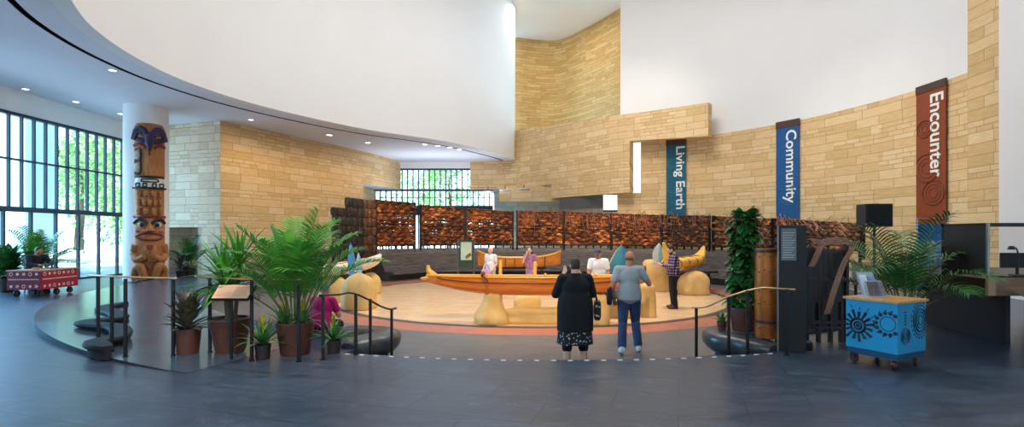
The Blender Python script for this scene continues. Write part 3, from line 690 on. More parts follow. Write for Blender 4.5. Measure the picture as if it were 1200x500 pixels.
b = MB(); sg = [p for p in BP if px_of(p) <= 737]; b.strip([V((p.x, p.y, 4.499)) for p in sg], [V((p.x+1.2, p.y+3, 4.499)) for p in sg]); struct(b.build('ceiling_balcony', CEIL, origin=False, smooth=False), 'flat underside of the limestone balcony')
b = MB(); wall_mb(b, [V((-1.2, 34.2, 0)), V((1.0, 33.2, 0)), V((5.2, 30.6, 0)), V((7.2, 29.3, 0))], 0, 4.5, .3); struct(b.build('wall_back', STONE_P, origin=False), 'shaded stone wall under the balcony')
# dark glazed band and bright slot windows
b = MB(); wall_mb(b, [V((2.6, 28.1, 0)), V((4.85, 26.7, 0))], 3.05, 3.62, .3); struct(b.build('trim_1', mat('grey_fascia', (92, 88, 86), .45, var=.05), origin=False, smooth=False), 'dark grey fascia under the balcony')
SLOT = emit_mat('glowing_slot_pane', (250, 252, 248), 1.15)  # panes glow by emission, standing in for daylight behind them
w3 = bpy.data.objects.new('window_3', None); COL.objects.link(w3); struct(w3, 'tall narrow bright window slot in the limestone')
a_, c_ = P(739, 169, 25.72), P(753, 169, 25.5); b = MB(); b.add([(a_.x, a_.y, Z(226, 25.7)), (c_.x, c_.y, Z(226, 25.6)), (c_.x, c_.y, Z(166, 25.6)), (a_.x, a_.y, Z(166, 25.7))], [(0, 1, 2, 3)]); b.build('pane', SLOT, w3, smooth=False, solid=.03)
b = MB(); b.tube([(a_.x+.02, a_.y-.02, Z(227, 25.7)), (a_.x+.02, a_.y-.02, Z(166, 25.7))], .035, 4); b.build('frame', MULL, w3, smooth=False)
w4 = bpy.data.objects.new('window_4', None); COL.objects.link(w4); struct(w4, 'small square bright window beside the fascia')
a_, c_ = P(707, 228, 26.4), P(724, 228, 26.0); b = MB(); b.add([(a_.x, a_.y, Z(247, 26.4)), (c_.x, c_.y, Z(247, 26)), (c_.x, c_.y, Z(227.5, 26)), (a_.x, a_.y, Z(227.5, 26.4))], [(0, 1, 2, 3)]); b.build('pane', SLOT, w4, smooth=False, solid=.03)
b = MB(); 
for py in (227.3, 247): b.tube([(a_.x, a_.y-.03, Z(py, 26.4)), (c_.x, c_.y-.03, Z(py, 26))], .04, 4)
b.build('frame', MULL, w4, smooth=False)
b = MB(); wall_mb(b, [P(723.5, 0, 25.9), P(753, 0, 25.7)], 0, Z(226, 25.8), .3); struct(b.build('wall_back_pier', STONE, origin=False, smooth=False), 'limestone pier below the narrow window slot')
# round column
b = MB(); b.lathe([(.69, 0), (.69, ZC+.02)], (-13.28, 18.6, 0), n=48); struct(b.build('column', WHITE, origin=False), 'round white column behind the totem pole')

# round soffit lamps
LAMP = emit_mat('lamp_glow', (255, 244, 228), 6); RIMM = mat('lamp_rim', (230, 228, 224), .4)
def downlight(c, r, label, group, th=.02):
    t = thing('ceiling_downlight', label, 'light', c, 0, group)
    b = MB(); b.lathe([(r*.8, -.004), (r*.85, -th), (r, -th), (r*1.05, -.002), (r*1.05, .01)], n=20, cap=False); b.build('trim_ring', RIMM, t, local=True)
    b = MB(); b.lathe([(r*.82, -.008), (.001, -.008)], n=20, cap=False); b.build('diffuser', LAMP, t, local=True)
for px, py in ((89, 119), (132, 82), (294, 140), (141, 133), (30, 104)):
    d = F*(ZC-EYE)/(CY-py); downlight(P(px, py, d), .11, 'small recessed downlight in the left soffit beyond the dark reveal line', 'downlights in the left soffit')
for px, py in ((498, 169), (513, 170.5), (527, 172.7), (538, 175), (431, 167), (386, 158)):
    d = F*(ZC-EYE)/(CY-py); downlight(P(px, py, d), .16, 'small recessed downlight in the soffit by the far window', 'downlights near the far window')
for px, py, dd in ((572, 225.5, 30.2), (592, 224, 29.6), (614, 222.6, 29.2)):
    t = thing('ceiling_lamp', 'flat round white lamp under the limestone ledge, ' + {572: 'leftmost of three', 592: 'middle of three', 614: 'rightmost of three'}[px], 'light', P(px, py, dd))
    b = MB(); b.lathe([(.3, 0), (.34, .03), (.34, .07), (.1, .1), (.02, .1)], n=24); b.build('shade', RIMM, t, local=True)
    b = MB(); b.tube([(0, 0, .1), (0, 0, 4.5-P(px, py, dd).z)], .02, 6); b.build('stem', BLACKM, t, local=True)
# outdoors
b = MB(); b.span((-70, -10, -.3), (-16.2, 90, -.05)); b.span((-16.2, 32.8, -.3), (60, 90, -.05)); struct(b.build('ground', mat('plaza_paving', (212, 220, 226), .8, var=.06, scale=1.5), origin=False, smooth=False), 'pale plaza paving outside')
def tree(name, label, c, h, r, n=2600, seed=1, group='trees outside the windows'):
    rnd = random.Random(seed); t = thing(name, label, 'tree', c, 0, group)
    b = MB(); b.tube([(0, 0, 0), (.1, 0, h*.3), (0, .1, h*.7)], [.22, .16, .06], 8); b.build('trunk', TRUNK, t, local=True)
    b = MB(); blobs = [(V((rnd.uniform(-r, r)*.7, rnd.uniform(-r, r)*.7, h*rnd.uniform(.25, .9))), r*rnd.uniform(.35, .6)) for _ in range(16)]
    for _ in range(n):
        c0, q = rnd.choice(blobs); d = V((rnd.gauss(0, 1), rnd.gauss(0, 1), rnd.gauss(0, 1))).normalized(); p = c0+d*q*rnd.uniform(.8, 1.05)
        a = V((rnd.gauss(0, 1), rnd.gauss(0, 1), rnd.gauss(0, 1))).normalized(); e = a.cross(d).normalized(); s_ = rnd.uniform(.1, .2)
        b.add([p-a*s_, p+e*s_*.6, p+a*s_, p-e*s_*.6], [(0, 1, 2, 3)])
    b.build('foliage', mat('tree_leaf', (104, 150, 74), .6, rgb2=(176, 208, 128), scale=1.2), t, local=True, fixn=False, smooth=False)
k = 0
for i, (x, y, h, r) in enumerate([(-29.5, 35, 9, 2.7), (-23.5, 32, 8, 2.6), (-37.5, 44, 10, 3.2), (-30.5, 42.5, 9, 2.9), (-23.4, 39.5, 9, 2.7), (-37, 53, 11, 3.4)]):
    tree('leafy_tree', 'bright green leafy tree seen through the left glazed wall', (x, y, -.05), h, r, seed=i, group='trees outside the left glazing')
for i, (x, y, h, r) in enumerate([(-13, 46, 9, 3), (-5.8, 47, 10, 3), (1.5, 47, 9, 2.8), (-9.4, 54, 11, 3.2)]):
    tree('leafy_tree', 'green leafy tree seen through the far window', (x, y, -.05), h, r, seed=20+i, group='trees outside the far window')
b = MB(); b.tube(catmull([(-21.5, 20.5, .4), (-22, 23, .4), (-23, 26, .4), (-24, 29, .4)], 6), .45, 4, flat=.9); tag(b.build('garden_wall', mat('outdoor_stone', (220, 214, 200), .8, scale=2), smooth=False), 'low pale stone garden wall outside the left glazing', 'wall')
b = MB(); b.lathe([(0.01, .5), (1.2, .46), (2.0, .34), (2.3, .08), (2.3, 0)][::-1], (-19.0, 20.6, -.05), n=32, sx=.55, sy=1.2); tag(b.build('fountain_basin', mat('fountain_water', (150, 196, 206), .15, scale=2)), 'pale blue curved water feature outside the glass doors', 'fountain')
b = MB(); b.span((-36, 28, -.05), (-26.6, 30, 12)); struct(b.build('wall_outside', mat('outside_facade', (168, 192, 212), .7, var=.03), smooth=False, origin=False), 'pale facade of the building wing outside')
# ------------------------------------------------------------------ copper screens and the granite bench
LF = -.4
SC = catmull([V(((px-CX)/F*d, d, 0)) for px, d in ((380, 19.2), (405, 21.0), (440, 22.9), (487, 24.7), (545, 25.8), (602, 26.1), (660, 25.9), (713, 25.2), (775, 24.0), (832, 22.3), (900, 19.6), (960, 17.4), (1012, 15.7))], 14)
YT = [(388, 236), (405, 232), (440, 234), (487, 238), (492, 240), (545, 244), (602, 248), (606, 247), (660, 248), (713, 250), (775, 252), (832, 253), (900, 256), (960, 259), (1012, 262)]
def sc_between(pa, pb, n):
    """n+1 points evenly spaced along the screen curve between two bearings"""
    pts = [p for p in SC if pa <= px_of(p) <= pb]
    def at(px):
        for p, q in zip(SC, SC[1:]):
            if px_of(p) <= px <= px_of(q): return p.lerp(q, (px-px_of(p))/(px_of(q)-px_of(p)))
        return SC[-1]
    pts = [at(pa)]+pts+[at(pb)]; L = [0]
    for p, q in zip(pts, pts[1:]): L.append(L[-1]+(q-p).length)
    out = []
    for i in range(n+1):
        s = L[-1]*i/n; j = max(k for k in range(len(L)) if L[k] <= s+1e-9); j = min(j, len(pts)-2)
        out.append(pts[j].lerp(pts[j+1], (s-L[j])/max(1e-6, L[j+1]-L[j])))
    return out, L[-1]
def copper_mat(name, dark, mid, hot, metal=.75):
    m, nt, b = newmat(name); N = nt.nodes.new; L = nt.links.new
    tc = N('ShaderNodeTexCoord'); nz = N('ShaderNodeTexNoise'); nz.inputs['Scale'].default_value = 1.3; nz.inputs['Detail'].default_value = 8; nz.inputs['Roughness'].default_value = .7; nz.inputs['Distortion'].default_value = .8
    L(tc.outputs['Object'], nz.inputs['Vector']); rp = N('ShaderNodeValToRGB'); e = rp.color_ramp.elements
    e[0].position = .35; e[0].color = (*lin(dark), 1); e[1].position = .72; e[1].color = (*lin(hot), 1); x = e.new(.52); x.color = (*lin(mid), 1)
    L(nz.outputs['Fac'], rp.inputs[0]); L(rp.outputs[0], b.inputs['Base Color']); b.inputs['Metallic'].default_value = metal; b.inputs['Roughness'].default_value = .42
    n2 = N('ShaderNodeTexNoise'); n2.inputs['Scale'].default_value = 14; n2.inputs['Detail'].default_value = 4; L(tc.outputs['Object'], n2.inputs['Vector'])
    bp = N('ShaderNodeBump'); bp.inputs['Strength'].default_value = .9; bp.inputs['Distance'].default_value = .06; L(n2.outputs['Fac'], bp.inputs['Height']); L(bp.outputs[0], b.inputs['Normal'])
    MATS[name] = m; return m
COPPER = copper_mat('woven_copper', (44, 26, 18), (122, 64, 30), (214, 122, 50), .45)
COPPER_D = copper_mat('aged_copper', (52, 38, 30), (96, 64, 44), (158, 106, 68), .45)
COPPER_L = copper_mat('bright_copper', (110, 58, 28), (196, 112, 46), (240, 168, 84), .4)
COPPER_G = copper_mat('aged_woven_block', (36, 33, 31), (60, 53, 47), (104, 84, 62), .3)
WIREM = mat('copper_rod', (168, 112, 88), .4, metal=.25)
BENCHM = mat('dark_bench', (24, 22, 24), .75, rgb2=(38, 36, 38), scale=6, spec=.25)
FRAME = mat('screen_frame', (36, 26, 22), .5, metal=.4)
def weave(b, pts, z0s, z1s, rows, holes, rnd, amp=.034, per=4, keep=1.0):
    n = len(pts)-1
    def nrm(i):
        t = pts[min(i+1, n)]-pts[max(i-1, 0)]; return V((t.y, -t.x, 0)).normalized()
    for r in range(rows):
        run = []; ph = rnd.uniform(0, 6)
        def flush():
            if len(run) > 1:
                rr = []
                for (c, dn, h, w) in run: rr.append([c+V((0, 0, -h)), c+dn*w*.6+V((0, 0, -h*.3)), c+dn*w*.6+V((0, 0, h*.3)), c+V((0, 0, h)), c-dn*.012+V((0, 0, h*.3)), c-dn*.012+V((0, 0, -h*.3))])
                b.rings(rr)
            run.clear()
        cell = None; hole = False
        for i in range(n+1):
            if i//per != cell:
                cell = i//per; hole = rnd.random() < holes(r, cell*per/n)
            z0, z1 = z0s[i], z1s[i]; hh = (z1-z0)/rows; zc = z0+hh*(r+.5)+.012*math.sin(i*.9+ph)
            dn = nrm(i); off = amp*math.sin(math.pi*(i/per)+r*math.pi)
            h = hh*(.60 if not hole else .36)*(1+.04*math.sin(i*2.1+ph))
            run.append((pts[i]+dn*off+V((0, 0, zc-pts[i].z)), dn, h, .05+.03*rnd.random()))
        flush()
def screen(pa, pb, label, rows, holes, seed, m=None, group='woven copper screens', wires=0, zb=1.12):
    rnd = random.Random(seed); ncol = max(8, int((pb-pa)/1.2)); ncol -= ncol % 4; pts, L = sc_between(pa, pb, ncol); n = len(pts)-1
    z1 = [EYE+(CY-interp(px_of(p), YT))/F*p.y for p in pts]; z0 = [zb]*len(pts)
    t = thing('copper_screen', label, 'screen', (pts[n//2].x, pts[n//2].y, zb), 0, group)
    b = MB(); weave(b, pts, z0, z1, rows, holes, rnd); b.build('woven_panel', m or COPPER, t, angle=60)
    for rr_ in range(3):
        b = MB()
        for k in range(int(L*17)):
            i = rnd.randrange(1, n); p = pts[i]; q = (pts[min(n, i+1)]-pts[i-1]).normalized(); nn = V((q.y, -q.x, 0)); zr = rnd.uniform(.04, .96); z = z0[i]+(z1[i]-z0[i])*zr
            if holes(int(zr*rows), i/n) > .1 and rnd.random() < .8: continue
            w_, h_ = rnd.uniform(.05, .15), rnd.uniform(.022, .055); c = V((p.x, p.y, z))+nn*rnd.uniform(.04, .09); mm = M((q, -nn, V((0, 0, 1)))).transposed() @ M.Rotation(rnd.uniform(-.35, .35), 3, 'X') @ M.Rotation(rnd.uniform(-.25, .25), 3, 'Z') @ M.Rotation(rnd.uniform(-.12, .12), 3, 'Y')
            b.ell(c, (w_, .014, h_), mm, 8, 4, lambda v: (abs(v.x)**5+abs(v.z)**5+abs(v.y)**2+.02)**-.2)
        b.build('hammered_plates', (m or COPPER, COPPER_D, COPPER_L)[rr_], t, angle=70)['kind'] = 'stuff'
    b = MB()
    for i in range(0, n+1, max(3, n//6)):
        p = pts[i]; q = V((p.y, -p.x, 0)).normalized()*0; b.box((p.x, p.y+.09, (z1[i]+.6)/2), (.07, .06, z1[i]-.6))
    for i in (0, n): b.box((pts[i].x, pts[i].y-.03, (z1[i]+.9)/2), (.1, .12, z1[i]-.85))
    b.build('post', FRAME, t, smooth=False)
    for fz in (0.02, .5, .98):
        b = MB(); b.tube([V((p.x, p.y-.07, a+(c-a)*fz)) for p, a, c in zip(pts, z0, z1)], .022, 5); b.build('rail', FRAME, t)
    if wires:
        b = MB()
        for k in range(wires):
            i = rnd.randrange(1, n-1); j = max(0, min(n, i+rnd.randrange(-n//4, n//4))); m_ = (i+j)//2
            a, c, d = pts[i], pts[m_], pts[j]; h = rnd.uniform(-.25, .22)
            f = lambda p, z: V((p.x, p.y-.1-rnd.uniform(0, .08), z))
            b.tube(catmull([f(a, z0[i]+(z1[i]-z0[i])*rnd.uniform(.2, .9)), f(c, z1[m_]+h), f(d, z1[j]*rnd.uniform(.7, 1))], 6), .009, 4)
        b.build('copper_rods', WIREM, t)
    return t
h1 = lambda r, u: .7 if r in (3, 5, 7, 8) and .1 < u else 0
h2 = lambda r, u: .5 if r in (3, 5, 6) else 0
h3 = lambda r, u: 0
screen(441, 486, 'tall woven copper screen farthest left, with bright slits of daylight', 11, h1, 1)
screen(493, 545, 'woven copper screen right of the bright gap, behind the green map sign', 10, h2, 2)
screen(546, 601, 'woven copper screen with slits, above the man in white', 10, h2, 3)
screen(606, 660, 'orange woven copper screen above the far birch canoe', 9, h3, 4, wires=16)
screen(661, 715.5, 'woven copper screen behind the man in the blue cap', 9, h3, 5, wires=16)
screen(716.5, 775, 'woven copper screen left of the Living Earth banner foot', 9, h3, 6, wires=22, m=COPPER)
screen(776, 831, 'dark aged copper screen under the Living Earth banner', 8, h3, 7, m=COPPER_D, wires=14)
screen(836, 905, 'dark aged copper screen with rods, behind the leafy vine plant', 8, lambda r, u: .3 if r in (3, 5) else 0, 8, m=COPPER_D, wires=20)
screen(908, 1010, 'dark aged copper screen with tangled rods behind the black pylon', 8, lambda r, u: .12, 9, m=COPPER_D, wires=46)
# woven block end pieces standing on the floor
def pillar(pa, pb, yt, label, m, seed):
    rnd = random.Random(seed); pts, L = sc_between(pa, pb, 6); z1 = Z(yt, pts[3].y); t = thing('woven_pillar', label, 'pillar', (pts[3].x, pts[3].y, LF), 0, 'woven block end pillars')
    b = MB(); rows = 9
    for r in range(rows):
        for k in range(3):
            p, q = pts[2*k], pts[2*k+2]; c = (p+q)/2; d = (q-p); h = (z1-LF)/rows
            nn = V((d.y, -d.x, 0)).normalized(); off = .04 if (r+k) % 2 else -.0
            mm = M(((d.normalized()), -nn, V((0, 0, 1)))).transposed()
            b.ell(c+nn*off+V((0, 0, LF+h*(r+.5))), (d.length*.56, .11, h*.56), mm, 16, 9, fn=lambda q: (abs(q.x)**8+abs(q.y)**4+abs(q.z)**8+.001)**-.125*.9)
    b.build('woven_blocks', m, t); b = MB(); b.tube([pts[0]+V((0, .12, LF)), pts[0]+V((0, .12, z1-.1))], .05, 6); b.tube([pts[6]+V((0, .12, LF)), pts[6]+V((0, .12, z1-.05))], .05, 6); b.build('post', FRAME, t)
pillar(389, 405, 243, 'rounded dark woven end pillar, leftmost and lowest', COPPER_G, 1)
pillar(405, 425, 232, 'tall dark woven block pillar second from the left end', COPPER_G, 2)
pillar(425, 440, 234, 'brown copper woven pillar beside the first copper screen', COPPER_D, 3)
bpts, _ = sc_between(441, 925, 60)
b = MB(); prof = [(.22, .99), (-.05, .97), (-.10, .80), (-.20, .74), (-.23, .50), (-.34, .45), (-.38, .22), (-.50, .16), (-.54, .02), (-1.05, -.02), (-1.08, -.12), (-.75, -.16), (-.72, LF), (.22, LF)]
rs = []
for i, p in enumerate(bpts):
    t = bpts[min(i+1, 60)]-bpts[max(i-1, 0)]; nn = V((-t.y, t.x, 0)).normalized()
    rs.append([V((p.x, p.y, 0))+nn*(a+.02*math.sin(i*1.7+k))+V((0, 0, z+.015*math.sin(i*2.3+k*1.3)*(0 < k < 9))) for k, (a, z) in enumerate(prof)])
b.rings(rs); tag(b.build('granite_bench', GRAN, angle=25), 'long curved dark granite bench wall beneath the copper screens', 'bench')

# granite nosings and serpentine benches
def kerb(path, label, w=.25, hh=.11):
    q = catmull(path, 6); b = MB(); rs = []; n = len(q)
    for i, p in enumerate(q):
        t = (q[min(i+1, n-1)]-q[max(i-1, 0)]).normalized(); nn = V((-t.y, t.x, 0)); e = min(1, .25+i/5)**.5
        rs.append([p+nn*math.cos(a)*w*e+V((0, 0, math.sin(a)*hh*e+(.02 if math.sin(a) > 0 else -.12*e*abs(math.sin(a))))) for a in [2*math.pi*k/16 for k in range(16)]])
    b.rings(rs); return tag(b.build('stone_kerb', GRAN_S), label, 'kerb')
kerb([pol(10.75, SECT[0]-.6), pol(10.35, SECT[0]-.3), pol(10.0, SECT[0]+.2), pol(9.72, SECT[0]-.9), pol(9.75, SECT[0]-3)]+[pol(9.95, SECT[0]-5-3*k) for k in range(6)], 'rounded dark granite kerb end beside the left stair rail')
kerb([pol(10.9, SECT[1]+.8), pol(10.4, SECT[1]+.5), pol(10.0, SECT[1]-.1), pol(9.72, SECT[1]+.9), pol(9.75, SECT[1]+3)]+[pol(9.95, SECT[1]+5+3*k) for k in range(7)], 'rounded dark granite kerb under the vine pot and copper cylinder')
sp = [(148, 344, 10.9), (121, 350, 10.1), (136, 356, 9.45), (138, 361, 8.9), (99, 365, 8.4), (134, 369, 8.05), (142, 374, 7.7), (138, 381, 7.25), (112, 387, 6.85), (126, 393, 6.5)]
def serp(pts, label):
    q = catmull([P(px, CY, d).xy.to_3d() for px, _, d in pts], 6); b = MB(); rs = []
    for i, p in enumerate(q):
        t = (q[min(i+1, len(q)-1)]-q[max(i-1, 0)]).normalized(); nn = V((-t.y, t.x, 0)); e = min(1, .35+min(i, len(q)-1-i)/5)
        rs.append([p+nn*x*e+V((0, 0, z)) for x, z in ((-.08, .02), (-.09, .12), (-.13, .14), (-.14, .17), (-.12, .2), (.12, .2), (.14, .17), (.13, .14), (.09, .12), (.08, .02))])
    b.rings(rs); tag(b.build('stone_bench', BENCHM), label, 'bench')
serp(sp, 'low dark serpentine stone bench snaking behind the left rail')

# ------------------------------------------------------------------ banners
def banner(p0, p1, yt, yb, word, tp, name, col, head, motif, tx, label):
    A, B = hitwall(p0), hitwall(p1)
    for q in (A, B): q += (C1-q).normalized()*.09
    m = (A+B)/2; T = (B-A); w = T.length; T.normalize(); Nn = T.cross(V((0, 0, 1))); z1, z0 = Z(yt, m.y), Z(yb, m.y)
    t = thing('hanging_banner', label, 'banner', (m.x, m.y, z0)); Mx = M((T, -Nn, V((0, 0, 1)))).transposed()
    at = lambda x, z, o=0: m+T*x+Nn*o+V((0, 0, z))
    hh = (z1-z0)*head
    b = MB(); b.box(at(0, (z0+z1-hh)/2), (w, .02, z1-hh-z0), rot=Mx); b.build('cloth', mat(name+'_cloth', col, .75, var=.06, scale=1.2), t, smooth=False)
    b = MB(); b.box(at(0, z1-hh/2), (w*1.02, .05, hh), rot=Mx); b.build('header_bar', mat('banner_header', (74, 50, 34), .6, var=.06), t, smooth=False)
    mm = mat(name+'_motif', motif, .75, var=.05)
    for cx, cz, r_ in ((-.12, .40, .42), (.1, .22, .36), (-.2, .68, .26)):
        for k in range(3):
            b = MB(); rr = r_*w*(1-.3*k); ring = []
            for j in range(28):
                a = 2*math.pi*j/28; x = max(-w*.49, min(w*.49, cx*w+rr*math.cos(a))); ring.append((x, z0+(z1-z0)*cz+rr*math.sin(a)))
            for j in range(28):
                p, q = ring[j], ring[(j+1) % 28]
                if abs(p[0]) >= w*.489 and abs(q[0]) >= w*.489: continue
                b.tube([at(p[0], p[1], .012), at(q[0], q[1], .012)], .012 if k else .02, 4)
            b.build('motif', mm, t)
    full = text_mesh(word, 1, .016); fx_ = [v.co.x for v in full.vertices]; x0, x1, asc = min(fx_), max(fx_), max(v.co.y for v in full.vertices)
    ztop, zbot = Z(tp[0], m.y), Z(tp[1], m.y); sc = (ztop-zbot)/(x1-x0); capw = (tp[3]-tp[2])/(p1-p0)*w; sy = capw/asc; done = ''
    for wd in word.split(' '):
        me = text_mesh(wd, 1, .016); rx_ = max(v.co.x for v in text_mesh(done+wd, 1, .016).vertices)-max(v.co.x for v in me.vertices); done += wd+' '
        for v in me.vertices:
            q = at(-w/2+(tp[2]-p0)/(p1-p0)*w+v.co.y*sy, ztop-(v.co.x+rx_-x0)*sc, .022+v.co.z*.6); v.co = q-t.location
        o = bpy.data.objects.new('lettering', me); COL.objects.link(o); o.parent = t; me.materials.append(mat('banner_white', (240, 238, 232), .7, var=.02))
    b = MB()
    for k in range(3): b.box(at(0, z0+.14+.07*k, .014), (w*.7*(1-.1*k), .006, .018), rot=Mx)
    b.build('small_print', mm, t, smooth=False)
banner(781.5, 804.5, 163, 252, 'Living Earth', (172, 245, 793.5, 803.5), 'living', (16, 92, 116), .08, (44, 120, 140), 0, 'teal blue hanging banner reading Living Earth')
banner(911, 938, 141, 256, 'Community', (153, 238, 923.5, 935.5), 'community', (18, 84, 142), .07, (40, 104, 160), 0, 'blue hanging banner reading Community')
banner(1077, 1112, 97, 263, 'Encounter', (111, 208, 1095, 1110), 'encounter', (136, 62, 26), .055, (100, 42, 18), 0, 'rust orange hanging banner reading Encounter')

# ------------------------------------------------------------------ boulders, boats, sails
PROF = {'dome': [(0, .93), (.06, 1), (.35, 1), (.58, .95), (.76, .82), (.89, .6), (.97, .33), (1, .05)],
        'bell': [(0, .95), (.06, 1.0), (.2, 1.0), (.34, .9), (.5, .70), (.68, .56), (.84, .50), (.94, .42), (1, .2)],
        'block': [(0, .95), (.05, 1), (.5, 1), (.8, .97), (.92, .88), (.98, .7), (1, .3)],
        'low': [(0, .96), (.12, 1), (.6, .99), (.82, .95), (.95, .86), (1, .6)]}
def boulder(name, label, c, r, seed, kind='dome', pw=2.6, group=None, lump=.12):
    """cast boulder: r = half widths and full height"""
    prof = catmull([(a, b_, 0) for a, b_ in PROF[kind]], 4); n = 44; rs = []; c = V(c)
    for t_, s_, _ in prof:
        ring = []
        for k in range(n):
            a = 2*math.pi*k/n; x, y = math.cos(a), math.sin(a); q = (abs(x)**pw+abs(y)**pw)**(-1/pw)
            w = s_*(1+lump*noise.noise(V((x*1.3+seed*3.1, y*1.3, t_*1.6+seed)))+lump*.4*noise.noise(V((x*3+seed, y*3, t_*4))))
            ring.append(c+V((x*q*w*r[0]+.12*r[0]*noise.noise(V((seed, t_*1.5, 0))), y*q*w*r[1], max(0, min(1, t_))*r[2]*(1+.06*noise.noise(V((x+seed, y, 0)))*t_))))
        rs.append(ring)
    b = MB(); b.rings(rs); return tag(b.build(name, ROCK, angle=70), label, 'boulder', group)
def blade(root_label, name, c, w, h, col1, col2, rz, lean=0):
    t = thing(name, root_label, 'sculpture', c, rz)
    for side, m in ((1, col1), (-1, col2)):
        b = MB(); rs = []
        for i in range(12):
            u = i/11; hw = w*.5*(math.sin(math.pi*(.18+.82*u))**.75 if u < 1 else 0)+.003; z = h*u; x0 = lean*u*u
            rs.append([V((x0, -.02, z)), V((x0+side*hw, 0, z)), V((x0, .02, z))])
        b.rings(rs); b.build('front_half' if side > 0 else 'back_half', m, t, local=True)
BLUE = mat('blade_blue', (104, 170, 196), .4, var=.08); BLUE_W = mat('blade_white', (206, 222, 228), .4, var=.05); TEAL = mat('sail_teal', (26, 108, 130), .6, var=.08); YEL = mat('sail_yellow', (224, 176, 44), .6, var=.06)
boulder('boulder', 'tall domed tan boulder holding two blue fins', P(421, 0, 14.1).xy.to_3d()+V((0, 0, LF)), (.46, .48, .96), 3)
boulder('boulder', 'tan boulder half behind the finned boulder, under the pale kayak', P(391, 0, 15.6).xy.to_3d()+V((0, 0, LF)), (.42, .4, .77), 4)
boulder('boulder', 'small tan boulder right of the finned boulder', P(434, 0, 17.8).xy.to_3d()+V((0, 0, LF)), (.36, .4, .71), 5)
fz = LF+.96
blade('tall pointed blue fin on top of the domed boulder', 'fin_sculpture', (P(412, 0, 14.05).x, 14.05, fz-.06), .24, .90, BLUE, mat('blade_blue_dark', (70, 140, 172), .4, var=.05), R(-20), -.03)
blade('shorter pale pointed fin beside the tall blue one', 'fin_sculpture', (P(421, 0, 14.15).x, 14.15, fz-.06), .19, .62, BLUE_W, BLUE_W, R(-20), -.03)
def hull(name, root, c0, c1, beam, depth, rise0, rise1, m, n=36, thick=.02, full=.75, floor_flat=.35, keel_rise=.6, inner=None):
    """open hull between two tips; c0,c1 at sheer height amidships"""
    c0, c1 = V(c0), V(c1); ax = (c1-c0); side = V((-ax.y, ax.x, 0)).normalized()
    def section(t, k, off):
        e = max(0.0, 1-abs(2*t-1)**2.6)**full; hb = beam*.5*e*(1-off*1.5/beam)+.012; ends = (abs(2*t-1)**3)
        sh = (rise0 if t < .5 else rise1)*ends; kz = -depth*(1-keel_rise*abs(2*t-1)**3)+off
        pts = []
        for j in range(k+1):
            a = -1+2*j/k; x = math.copysign(abs(math.sin(a*math.pi/2))**.8, a); zz = abs(a)**2.4
            pts.append(c0+ax*t+side*(hb*x)+V((0, 0, kz+(sh-kz)*zz)))
        return pts
    b = MB(); rs = []
    for i in range(n+1):
        t = i/n; rs.append(section(t, 12, 0)+section(t, 12, thick)[::-1])
    b.rings(rs); o = b.build('hull', m, root, angle=50)
    sheer = [[section(i/n, 12, 0)[k] for i in range(n+1)] for k in (0, 12)]
    return o, sheer, section
# main canoe on its cradle
c0, c1 = P(500, 0, 11.9).xy.to_3d()+V((0, 0, .66)), P(757, 0, 11.7).xy.to_3d()+V((0, 0, .66))
t = thing('outrigger_canoe', 'long polished orange wooden canoe on tan rocks at the centre', 'canoe', (c0+c1)/2-V((0, 0, .45)))
_, sheer, sec = hull('canoe', t, c0, c1, .62, .43, .03, .05, CANOE, keel_rise=.72, thick=.03, full=.6)
for s_ in sheer:
    b = MB(); b.tube(s_, .022, 6); b.build('gunwale', CANOE_Y, t)
    b = MB(); b.tube([p+V((0, 0, -.12*(1-abs(2*i/36-1)**4))) + (p-(c0+c1)/2).normalized()*0+V((0, -.012 if s_ is sheer[0] else .012, 0)) for i, p in enumerate(s_) if 2 <= i <= 34], .012, 5); b.build('seam_strip', CANOE_D, t)
b = MB(); b.tube([c0+V((.22, 0, .02)), c0+V((.10, 0, .06)), c0+V((.05, 0, .13)), c0+V((.035, 0, .21))], [.05, .08, .065, .04], 8); b.ell(c0+V((.035, 0, .215)), (.045, .045, .04)); b.build('bow_finial', CANOE_Y, t)
b = MB(); b.tube([c0+V((.1, 0, -.02)), c0+V((-.08, 0, -.06)), c0+V((-.14, 0, -.05))], [.05, .04, .02], 8); b.build('bow_beak', CANOE_Y, t)
b = MB(); b.tube([c1+V((-.22, 0, .02)), c1+V((-.10, 0, .07)), c1+V((-.05, 0, .15)), c1+V((-.03, 0, .25))], [.05, .08, .065, .04], 8); b.build('stern_finial', CANOE_D, t)
for px in (569, 640, 700):
    p = P(px, 0, 11.8).xy.to_3d()+V((0, 0, .69)); b = MB(); b.tube([p+V((0, -.34, 0)), p+V((0, .34, 0))], .028, 8); b.build('thwart', CANOE_Y, t)
p = P(566, 0, 11.5).xy.to_3d(); b = MB(); b.ell(p+V((0, 0, .74)), (.055, .06, .075)); b.tube([p+V((.02, -.04, .7)), p+V((.09, -.06, .62)), p+V((.12, -.05, .55))], .022, 6); b.build('lashing_knob', CANOE_D, t)
b = MB()
cr = P(577, 0, 11.75).xy.to_3d()
t2 = boulder('boulder', 'waisted tan boulder carrying the left end of the big canoe', cr+V((0, 0, LF)), (.42, .38, .69), 9, 'bell', pw=2.2)
boulder('boulder', 'long low tan boulder plinth right of the waisted boulder, under the canoe', P(652, 0, 11.95).xy.to_3d()+V((0, 0, LF)), (1.25, .34, .33), 10, 'low', pw=5)
boulder('boulder', 'tan boulder under the right end of the canoe behind the black bag', P(700, 0, 11.75).xy.to_3d()+V((0, 0, LF)), (.26, .34, .68), 11, 'block', pw=3.4)
boulder('boulder', 'small round tan boulder behind the canoe plinth', P(618, 0, 13.6).xy.to_3d()+V((0, 0, LF)), (.36, .34, .50), 12, pw=2.4)
